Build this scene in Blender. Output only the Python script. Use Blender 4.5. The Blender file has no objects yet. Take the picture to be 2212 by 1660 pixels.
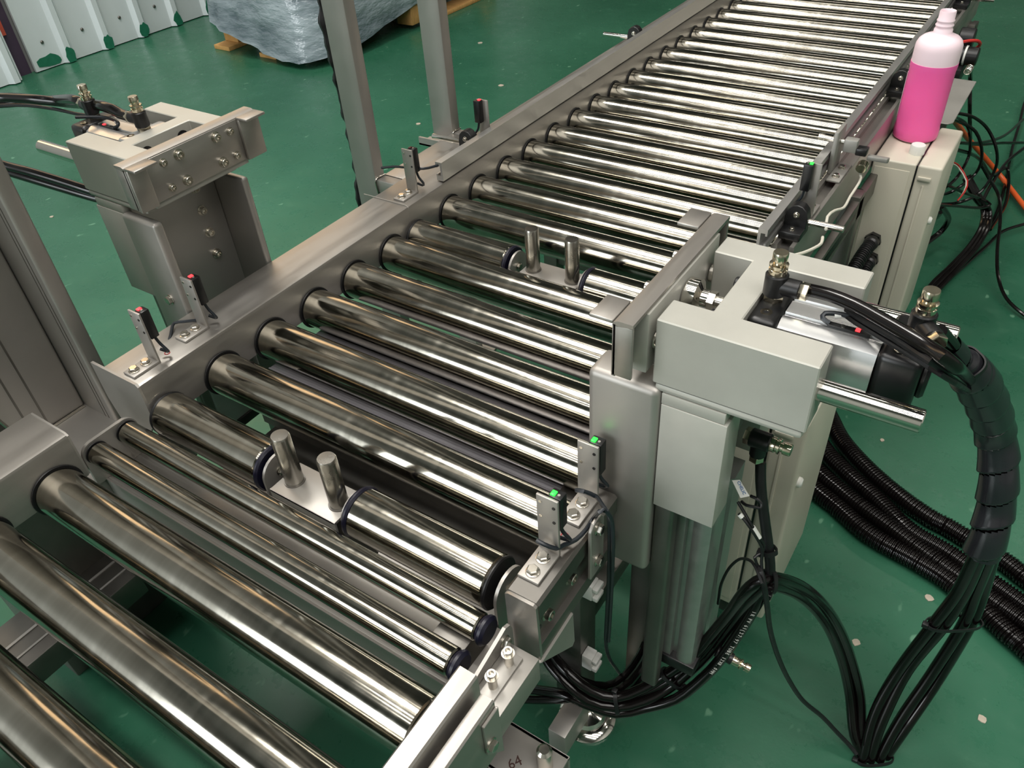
import bpy, bmesh, math, random
from mathutils import Vector, Matrix
random.seed(7)
PI = math.pi
scene = bpy.context.scene
col = scene.collection

# ---------------------------------------------------------------- camera, world, lights, exposure
cam_d = bpy.data.cameras.new('camera')
cam = bpy.data.objects.new('camera', cam_d)
col.objects.link(cam)
cam_d.sensor_width = 36.0
cam_d.sensor_fit = 'HORIZONTAL'
cam_d.lens = 27.813
cam_d.clip_start = 0.02
cam.matrix_world = Matrix(((0.83394142, -0.31317986, 0.4543788, 0.69986),
                           (0.54856909, 0.56014068, -0.62073695, -0.84508),
                           (-0.06011374, 0.76691642, 0.6389253, 0.53482),
                           (0, 0, 0, 1)))
scene.camera = cam

world = bpy.data.worlds.new('world')
scene.world = world
world.use_nodes = True
wb = world.node_tree.nodes['Background']
wb.inputs[0].default_value = (0.9, 0.95, 1.0, 1)
wb.inputs[1].default_value = 0.25

scene.view_settings.view_transform = 'Standard'
scene.view_settings.look = 'None'
scene.view_settings.exposure = 0.3
scene.view_settings.gamma = 1.0
scene.view_settings.use_curve_mapping = False
scene.cycles.use_denoising = True
scene.cycles.max_bounces = 8
scene.cycles.sample_clamp_indirect = 6.0
scene.cycles.caustics_reflective = False
scene.cycles.caustics_refractive = False

CEIL = 4.3


def area(name, loc, sx, sy, power, color, direction=(0, 0, -1)):
    d = bpy.data.lights.new(name, 'AREA')
    d.shape = 'RECTANGLE'
    d.size, d.size_y = sx, sy
    d.energy = power
    d.color = color
    o = bpy.data.objects.new(name, d)
    col.objects.link(o)
    o.location = loc
    o.rotation_euler = Vector(direction).to_track_quat('-Z', 'Y').to_euler()
    return o


# rows of long tube lamps under the ceiling, running across the conveyors
for i, y in enumerate((-3.0, -2.1, -1.3, -0.5)):
    area('tube_lamp_row', (1.6, y, CEIL - 0.15), 6.5, 0.13, 58, (1.0, 0.965, 0.92))
for i, y in enumerate((1.6, 4.8)):
    area('tube_lamp_row', (1.6, y, CEIL - 0.15), 6.5, 0.16, 34, (1.0, 0.94, 0.85))
area('added_fill_light', (-1.5, 0.4, CEIL - 0.2), 0.9, 0.9, 75, (1.0, 0.97, 0.92))  # unseen fill light, added to brighten the floor and pusher on the left
# daylight through the open hall door behind the camera on the left
area('door_daylight', (-1.6, -4.6, 1.3), 2.6, 2.4, 112, (0.93, 0.975, 1.0), (-0.16, 1, -0.22))

# ---------------------------------------------------------------- materials


def lin(c):
    return tuple(((v / 255) / 12.92 if v / 255 < 0.04045 else ((v / 255 + 0.055) / 1.055) ** 2.4) for v in c) + (1,)


def nt(name):
    m = bpy.data.materials.new(name)
    m.use_nodes = True
    t = m.node_tree
    return m, t, t.nodes['Principled BSDF']


def noise(t, scale, detail=4, rough=0.6, coord='Object', stretch=(1, 1, 1)):
    tc = t.nodes.new('ShaderNodeTexCoord')
    mp = t.nodes.new('ShaderNodeMapping')
    mp.inputs['Scale'].default_value = stretch
    n = t.nodes.new('ShaderNodeTexNoise')
    n.inputs['Scale'].default_value = scale
    n.inputs['Detail'].default_value = detail
    n.inputs['Roughness'].default_value = rough
    t.links.new(tc.outputs[coord], mp.inputs[0])
    t.links.new(mp.outputs[0], n.inputs['Vector'])
    return n


def ramp(t, src, stops):
    r = t.nodes.new('ShaderNodeValToRGB')
    e = r.color_ramp.elements
    while len(e) < len(stops):
        e.new(0.5)
    for k, (p, c) in enumerate(stops):
        e[k].position = p
        e[k].color = c if len(c) == 4 else tuple(c) + (1,)
    t.links.new(src, r.inputs[0])
    return r


def g(v):
    return (v, v, v, 1)


def plain(name, rgb, rough=0.5, metal=0.0, var=0.12, scale=25, spec=0.5, bump=0.0, stretch=(1, 1, 1), rvar=0.15):
    m, t, p = nt(name)
    c = lin(rgb)
    n = noise(t, scale, 5, 0.6, 'Object', stretch)
    lo = tuple(x * (1 - var) for x in c[:3]) + (1,)
    hi = tuple(min(1, x * (1 + var)) for x in c[:3]) + (1,)
    r = ramp(t, n.outputs[0], [(0.3, lo), (0.7, hi)])
    t.links.new(r.outputs[0], p.inputs['Base Color'])
    rr = ramp(t, n.outputs[0], [(0.3, g(rough * (1 - rvar))), (0.7, g(min(1, rough * (1 + rvar))))])
    t.links.new(rr.outputs[0], p.inputs['Roughness'])
    p.inputs['Metallic'].default_value = metal
    p.inputs['Specular IOR Level'].default_value = spec
    if bump:
        b = t.nodes.new('ShaderNodeBump')
        b.inputs['Strength'].default_value = bump
        b.inputs['Distance'].default_value = 0.001
        t.links.new(n.outputs[0], b.inputs['Height'])
        t.links.new(b.outputs[0], p.inputs['Normal'])
    return m


def emit(name, rgb, strength):
    m, t, p = nt(name)
    p.inputs['Base Color'].default_value = lin(rgb)
    p.inputs['Emission Color'].default_value = lin(rgb)
    p.inputs['Emission Strength'].default_value = strength
    p.inputs['Roughness'].default_value = 0.3
    return m


M = {}
M['steel'] = plain('brushed_steel', (170, 166, 160), 0.46, 0.72, 0.07, 9, rvar=0.12)
M['steel_y'] = plain('rolled_steel_sheet', (166, 162, 156), 0.40, 0.85, 0.07, 9, stretch=(6, 0.6, 6), rvar=0.18)
M['steel_dark'] = plain('dull_dark_steel', (128, 125, 120), 0.45, 1.0, 0.15, 14)
M['pin'] = plain('turned_pin_steel', (158, 155, 148), 0.26, 1.0, 0.06, 40)
M['bolt'] = plain('bolt_steel', (205, 200, 190), 0.22, 1.0, 0.05, 40)
M['nickel'] = plain('nickel_plated_brass', (214, 204, 182), 0.16, 1.0, 0.04, 60)
M['chrome'] = plain('polished_rod', (220, 216, 208), 0.1, 1.0, 0.04, 30)
M['alu'] = plain('anodised_aluminium', (188, 187, 184), 0.38, 0.85, 0.06, 12, stretch=(8, 0.5, 8))
M['alu_body'] = plain('cylinder_aluminium', (205, 206, 206), 0.3, 0.9, 0.05, 14, stretch=(0.4, 6, 6))
M['block'] = plain('satin_grey_block', (182, 181, 172), 0.42, 0.2, 0.06, 16)
M['beige'] = plain('beige_plastic', (200, 194, 178), 0.4, 0, 0.04, 8)
M['cream'] = plain('white_plastic', (226, 226, 220), 0.4, 0, 0.03, 20)
M['black'] = plain('black_plastic', (20, 20, 21), 0.36, 0, 0.15, 30)
M['rubber'] = plain('black_tube', (13, 10, 10), 0.17, 0, 0.2, 60, spec=0.4)
M['matte_rubber'] = plain('black_rubber', (15, 15, 17), 0.45, 0, 0.2, 60)
M['cable'] = plain('dark_cable_jacket', (26, 32, 38), 0.4, 0, 0.15, 40)
M['wrapband'] = plain('spiral_wrap_plastic', (34, 34, 38), 0.2, 0, 0.1, 30, spec=0.6)
M['navy'] = plain('navy_ring_rubber', (10, 10, 30), 0.4, 0, 0.1, 40)
M['orange'] = plain('orange_cable', (214, 92, 40), 0.4, 0, 0.05, 30)
M['redwire'] = plain('red_wire', (190, 40, 36), 0.4, 0, 0.05, 30)
M['whitewire'] = plain('white_wire', (208, 204, 190), 0.5, 0, 0.05, 30)
M['wood'] = plain('pallet_wood', (186, 142, 84), 0.7, 0, 0.22, 30, bump=0.2, stretch=(1, 6, 1))
M['wall'] = plain('white_wall_sheet', (206, 212, 214), 0.45, 0, 0.05, 4)
M['ceiling'] = plain('ceiling_sheet', (134, 135, 134), 0.7, 0, 0.06, 1)
M['hallwall'] = plain('hall_wall_sheet', (196, 197, 195), 0.6, 0, 0.06, 1)
M['darkgap'] = plain('dark_recess', (62, 48, 66), 0.6, 0, 0.15, 10)
M['redstrip'] = plain('red_strip_paint', (196, 84, 66), 0.5, 0, 0.1, 10)
M['greenpaint'] = plain('green_floor_paint', (30, 104, 78), 0.5, 0, 0.15, 60)
M['chip'] = plain('dusty_paint_chip', (172, 162, 146), 0.7, 0, 0.1, 80)
M['ink'] = plain('marker_ink', (70, 45, 40), 0.6, 0, 0.1, 60)
M['redink'] = plain('red_marker_ink', (190, 60, 66), 0.6, 0, 0.1, 60)
M['blueink'] = plain('blue_print', (40, 110, 170), 0.6, 0, 0.1, 60)
M['whiteink'] = plain('white_print', (215, 215, 210), 0.6, 0, 0.05, 60)
M['led_off'] = plain('unlit_lamp_lens', (60, 20, 22), 0.3)
M['led_red'] = emit('red_lamp', (255, 50, 55), 2.5)
M['led_green'] = emit('green_lamp', (40, 255, 60), 2.0)
M['tray'] = plain('satin_tray_sheet', (178, 175, 180), 0.38, 0.7, 0.06, 12)
M['grayplate'] = plain('grey_sheet_plate', (150, 148, 142), 0.5, 0.4, 0.06, 12)


M['warm_glow'] = emit('warm_glow_sheet', (255, 216, 172), 1.5)  # made-up warm glow for the unseen panel on the left wall


def roller_material():
    m, t, p = nt('polished_roller_steel')
    n = noise(t, 3.0, 4, 0.6, 'Object', (14, 0.4, 0.4))
    n2 = noise(t, 1.0, 3, 0.5, 'Object', (90, 0.6, 0.6))
    c = ramp(t, n.outputs[0], [(0.3, lin((146, 142, 131))), (0.7, lin((170, 166, 155)))])
    t.links.new(c.outputs[0], p.inputs['Base Color'])
    p.inputs['Metallic'].default_value = 1.0
    a = t.nodes.new('ShaderNodeMath')
    a.operation = 'MULTIPLY'
    t.links.new(n.outputs[0], a.inputs[0])
    t.links.new(n2.outputs[0], a.inputs[1])
    r = ramp(t, a.outputs[0], [(0.12, g(0.10)), (0.42, g(0.17))])
    t.links.new(r.outputs[0], p.inputs['Roughness'])
    return m


M['roller'] = roller_material()


def floor_material():
    m, t, p = nt('green_floor_coating')
    n = noise(t, 1.1, 6, 0.6)
    n2 = noise(t, 18, 6, 0.7)
    n3 = noise(t, 70, 3, 0.6)
    c1 = ramp(t, n.outputs[0], [(0.35, lin((34, 84, 62))), (0.65, lin((52, 104, 80)))])
    c2 = ramp(t, n2.outputs[0], [(0.58, g(0)), (0.72, g(1))])
    mx = t.nodes.new('ShaderNodeMix')
    mx.data_type = 'RGBA'
    ma = t.nodes.new('ShaderNodeMath')
    ma.operation = 'MULTIPLY'
    ma.inputs[1].default_value = 0.2
    t.links.new(c2.outputs[0], ma.inputs[0])
    t.links.new(ma.outputs[0], mx.inputs[0])
    t.links.new(c1.outputs[0], mx.inputs[6])
    mx.inputs[7].default_value = lin((74, 126, 98))
    mx2 = t.nodes.new('ShaderNodeMix')
    mx2.data_type = 'RGBA'
    n4 = noise(t, 42, 2, 0.5, 'Object', (1, 0.55, 1))
    c4 = ramp(t, n4.outputs[0], [(0.70, g(0)), (0.76, g(0.55))])
    t.links.new(c4.outputs[0], mx2.inputs[0])
    t.links.new(mx.outputs[2], mx2.inputs[6])
    mx2.inputs[7].default_value = lin((112, 158, 130))
    t.links.new(mx2.outputs[2], p.inputs['Base Color'])
    r = ramp(t, n2.outputs[0], [(0.35, g(0.24)), (0.7, g(0.40))])
    t.links.new(r.outputs[0], p.inputs['Roughness'])
    p.inputs['Specular IOR Level'].default_value = 0.42
    b = t.nodes.new('ShaderNodeBump')
    b.inputs['Strength'].default_value = 0.12
    b.inputs['Distance'].default_value = 0.002
    t.links.new(n3.outputs[0], b.inputs['Height'])
    t.links.new(b.outputs[0], p.inputs['Normal'])
    return m


M['floor'] = floor_material()


def film_material():
    m, t, p = nt('clear_stretch_film')
    n = noise(t, 4, 5, 0.55, 'Object', (1, 1, 2.5))
    c = ramp(t, n.outputs[0], [(0.3, lin((70, 84, 92))), (0.66, lin((150, 162, 168)))])
    t.links.new(c.outputs[0], p.inputs['Base Color'])
    p.inputs['Roughness'].default_value = 0.09
    b = t.nodes.new('ShaderNodeBump')
    b.inputs['Strength'].default_value = 0.9
    b.inputs['Distance'].default_value = 0.03
    t.links.new(n.outputs[0], b.inputs['Height'])
    t.links.new(b.outputs[0], p.inputs['Normal'])
    return m


M['film'] = film_material()


def bottle_materials():
    m, t, p = nt('translucent_bottle_plastic')
    p.inputs['Base Color'].default_value = (1.0, 0.80, 0.86, 1)
    p.inputs['Roughness'].default_value = 0.35
    p.inputs['Transmission Weight'].default_value = 0.12
    p.inputs['IOR'].default_value = 1.2
    n = noise(t, 30, 2)
    r = ramp(t, n.outputs[0], [(0.3, g(0.32)), (0.7, g(0.42))])
    t.links.new(r.outputs[0], p.inputs['Roughness'])
    m2, t2, p2 = nt('pink_liquid')
    n = noise(t2, 4, 2)
    c = ramp(t2, n.outputs[0], [(0.3, (1.0, 0.125, 0.40, 1)), (0.7, (1.0, 0.15, 0.44, 1))])
    t2.links.new(c.outputs[0], p2.inputs['Base Color'])
    p2.inputs['Roughness'].default_value = 0.35
    p2.inputs['Subsurface Weight'].default_value = 0.35
    p2.inputs['Subsurface Radius'].default_value = (0.03, 0.01, 0.012)
    p2.inputs['Subsurface Scale'].default_value = 1.0
    return m, m2


M['bottle'], M['liquid'] = bottle_materials()

# ---------------------------------------------------------------- mesh helpers


class MB:
    """collects shapes in world coordinates for ONE mesh object"""

    def __init__(self):
        self.bm = bmesh.new()

    def _new(self, before):
        return [v for v in self.bm.verts if v not in before]

    def hexa(self, pts, bevel=0.0, seg=2):
        """pts: 4 bottom then 4 top corners"""
        bm = self.bm
        v = [bm.verts.new(p) for p in pts]
        fs = [bm.faces.new([v[k] for k in q]) for q in ((3, 2, 1, 0), (4, 5, 6, 7), (0, 1, 5, 4), (1, 2, 6, 5), (2, 3, 7, 6), (3, 0, 4, 7))]
        if bevel:
            es = list({e for f in fs for e in f.edges})
            bmesh.ops.bevel(bm, geom=es, offset=bevel, segments=seg, affect='EDGES', profile=0.5)
        return self

    def box(self, x0, x1, y0, y1, z0, z1, bevel=0.0, seg=2):
        x0, x1 = min(x0, x1), max(x0, x1)
        return self.hexa([(x0, y0, z0), (x1, y0, z0), (x1, y1, z0), (x0, y1, z0), (x0, y0, z1), (x1, y0, z1), (x1, y1, z1), (x0, y1, z1)], bevel, seg)

    def prism(self, poly, axis, a, b, bevel=0.0):
        """poly: 2D points in the two other axes (x:(y,z) y:(x,z) z:(x,y)), extruded from a to b"""
        bm = self.bm

        def P(q, t):
            return {'x': (t, q[0], q[1]), 'y': (q[0], t, q[1]), 'z': (q[0], q[1], t)}[axis]
        A = [bm.verts.new(P(q, a)) for q in poly]
        B = [bm.verts.new(P(q, b)) for q in poly]
        n = len(poly)
        fs = [bm.faces.new(A), bm.faces.new(B[::-1])]
        for i in range(n):
            fs.append(bm.faces.new((A[i], B[i], B[(i + 1) % n], A[(i + 1) % n])))
        bmesh.ops.recalc_face_normals(bm, faces=fs)
        if bevel:
            bmesh.ops.bevel(bm, geom=list({e for f in fs for e in f.edges}), offset=bevel, segments=1, affect='EDGES', profile=0.5)
        return self

    def lathe(self, prof, p0, axis=(0, 0, 1), seg=24, cap=True):
        """prof: (radius, height) along axis from p0"""
        bm = self.bm
        p0 = Vector(p0)
        ax = Vector(axis).normalized()
        u = ax.orthogonal().normalized()
        w = ax.cross(u)
        rings = []
        for r, h in prof:
            rings.append([bm.verts.new(p0 + ax * h + (u * math.cos(2 * PI * k / seg) + w * math.sin(2 * PI * k / seg)) * max(r, 1e-5)) for k in range(seg)])
        fs = []
        for a, b in zip(rings, rings[1:]):
            for k in range(seg):
                fs.append(bm.faces.new((a[k], a[(k + 1) % seg], b[(k + 1) % seg], b[k])))
        if cap:
            fs.append(bm.faces.new(rings[0][::-1]))
            fs.append(bm.faces.new(rings[-1]))
        return self

    def cyl(self, p0, p1, r, seg=20, chamfer=0.0):
        p0, p1 = Vector(p0), Vector(p1)
        L = (p1 - p0).length
        if chamfer:
            pr = [(r - chamfer, 0), (r, chamfer), (r, L - chamfer), (r - chamfer, L)]
        else:
            pr = [(r, 0), (r, L)]
        return self.lathe(pr, p0, p1 - p0, seg)

    def tube(self, pts, r, seg=8, step=0.012, rfun=None, closed_ends=True):
        P = smooth(pts, step)
        bm = self.bm
        n = len(P)
        T = [(P[min(i + 1, n - 1)] - P[max(i - 1, 0)]).normalized() for i in range(n)]
        u = T[0].orthogonal().normalized()
        rings = []
        s = 0.0
        for i in range(n):
            if i:
                s += (P[i] - P[i - 1]).length
                u = (u - T[i] * u.dot(T[i])).normalized()
            w = T[i].cross(u)
            rr = rfun(s) if rfun else r
            rings.append([bm.verts.new(P[i] + (u * math.cos(2 * PI * k / seg) + w * math.sin(2 * PI * k / seg)) * rr) for k in range(seg)])
        for a, b in zip(rings, rings[1:]):
            for k in range(seg):
                bm.faces.new((a[k], a[(k + 1) % seg], b[(k + 1) % seg], b[k]))
        if closed_ends:
            bm.faces.new(rings[0][::-1])
            bm.faces.new(rings[-1])
        return self

    def mesh(self, name, inv=None, flat=False, angle=35):
        bm = self.bm
        if inv is not None:
            bm.transform(inv)
        bmesh.ops.recalc_face_normals(bm, faces=bm.faces[:])
        me = bpy.data.meshes.new(name)
        if not flat:
            lim = math.radians(angle)
            for f in bm.faces:
                f.smooth = True
            for e in bm.edges:
                if len(e.link_faces) == 2 and e.calc_face_angle(0) > lim:
                    e.smooth = False
        bm.to_mesh(me)
        bm.free()
        return me


def smooth(pts, step):
    """Catmull-Rom through pts, resampled about every step"""
    p = [Vector(q) for q in pts]
    if len(p) == 2:
        n = max(1, int((p[1] - p[0]).length / step))
        return [p[0].lerp(p[1], k / n) for k in range(n + 1)]
    out = [p[0]]
    for i in range(len(p) - 1):
        a = p[i - 1] if i else p[0] * 2 - p[1]
        b, c = p[i], p[i + 1]
        d = p[i + 2] if i + 2 < len(p) else p[-1] * 2 - p[-2]
        n = max(2, int((c - b).length / step))
        for k in range(1, n + 1):
            t = k / n
            out.append(0.5 * ((2 * b) + (c - a) * t + (2 * a - 5 * b + 4 * c - d) * t * t + (3 * b - a - 3 * c + d) * t ** 3))
    return out


WORLD = {}


def thing(name, label, cat, loc, group=None, rotz=0.0):
    o = bpy.data.objects.new(name, None)
    col.objects.link(o)
    o.empty_display_size = 0.02
    o.location = loc
    o.rotation_euler = (0, 0, rotz)
    o['label'] = label
    o['category'] = cat
    if group:
        o['group'] = group
    WORLD[o.name] = Matrix.Translation(loc) @ Matrix.Rotation(rotz, 4, 'Z')
    return o


def struct(name, mb, mat, flat=False):
    o = bpy.data.objects.new(name, mb.mesh(name, flat=flat))
    col.objects.link(o)
    o.data.materials.append(mat)
    o['kind'] = 'structure'
    WORLD[o.name] = Matrix.Identity(4)
    return o


def single(name, mb, mat, label, cat, base, group=None):
    """a top-level thing that is one mesh"""
    o = bpy.data.objects.new(name, mb.mesh(name, Matrix.Translation(-Vector(base))))
    col.objects.link(o)
    o.location = base
    o.data.materials.append(mat)
    o['label'] = label
    o['category'] = cat
    if group:
        o['group'] = group
    WORLD[o.name] = Matrix.Translation(base)
    return o


def part(name, mb, mat, parent, label=None, flat=False, angle=35):
    w = WORLD[parent.name]
    o = bpy.data.objects.new(name, mb.mesh(name, w.inverted(), flat, angle))
    col.objects.link(o)
    o.data.materials.append(mat)
    o.parent = parent
    WORLD[o.name] = w
    if label:
        o['label'] = label
    return o


SHARED = {}


def shared(key, build, mat):
    if key not in SHARED:
        mb = MB()
        build(mb)
        me = mb.mesh(key)
        me.materials.append(mat)
        SHARED[key] = me
    return SHARED[key]


def inst(name, me, parent, loc, axis=(0, 0, 1), label=None):
    """a part that shares its mesh (built along +Z at the origin) with alike parts"""
    w = WORLD[parent.name]
    o = bpy.data.objects.new(name, me)
    col.objects.link(o)
    o.parent = parent
    R = Vector(axis).normalized().to_track_quat('Z', 'Y').to_matrix().to_4x4()
    o.matrix_local = w.inverted() @ (Matrix.Translation(loc) @ R)
    WORLD[o.name] = Matrix.Translation(loc) @ R
    if label:
        o['label'] = label
    return o


def hex_bolt_mesh(d):
    def b(mb):
        mb.lathe([(d * 1.05, 0), (d * 1.05, d * 0.18), (d * 0.98, d * 0.22)], (0, 0, 0), seg=18)
        mb.lathe([(d * 0.86, d * 0.22), (d * 0.86, d * 0.75), (d * 0.72, d * 0.86)], (0, 0, 0), seg=6)
    return shared('hex_bolt_%d' % round(d * 1e5), b, M['bolt'])


def socket_bolt_mesh(d, mat='bolt'):
    def b(mb):
        mb.lathe([(d * 1.1, 0), (d * 1.1, d * 0.15), (d * 0.82, d * 0.16), (d * 0.82, d * 0.85), (d * 0.74, d * 0.95), (d * 0.46, d * 0.95), (d * 0.42, d * 0.4)], (0, 0, 0), seg=18, cap=False)
        mb.lathe([(d * 0.42, d * 0.4), (0.0001, d * 0.38)], (0, 0, 0), seg=18, cap=False)
    return shared('socket_bolt_%s_%d' % (mat, round(d * 1e5)), b, M[mat])


def hexbolt(parent, loc, axis=(0, 0, 1), d=0.006):
    return inst('bolt', hex_bolt_mesh(d), parent, loc, axis)


def sockbolt(parent, loc, axis=(0, 0, 1), d=0.005):
    return inst('bolt', socket_bolt_mesh(d), parent, loc, axis)


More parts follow.
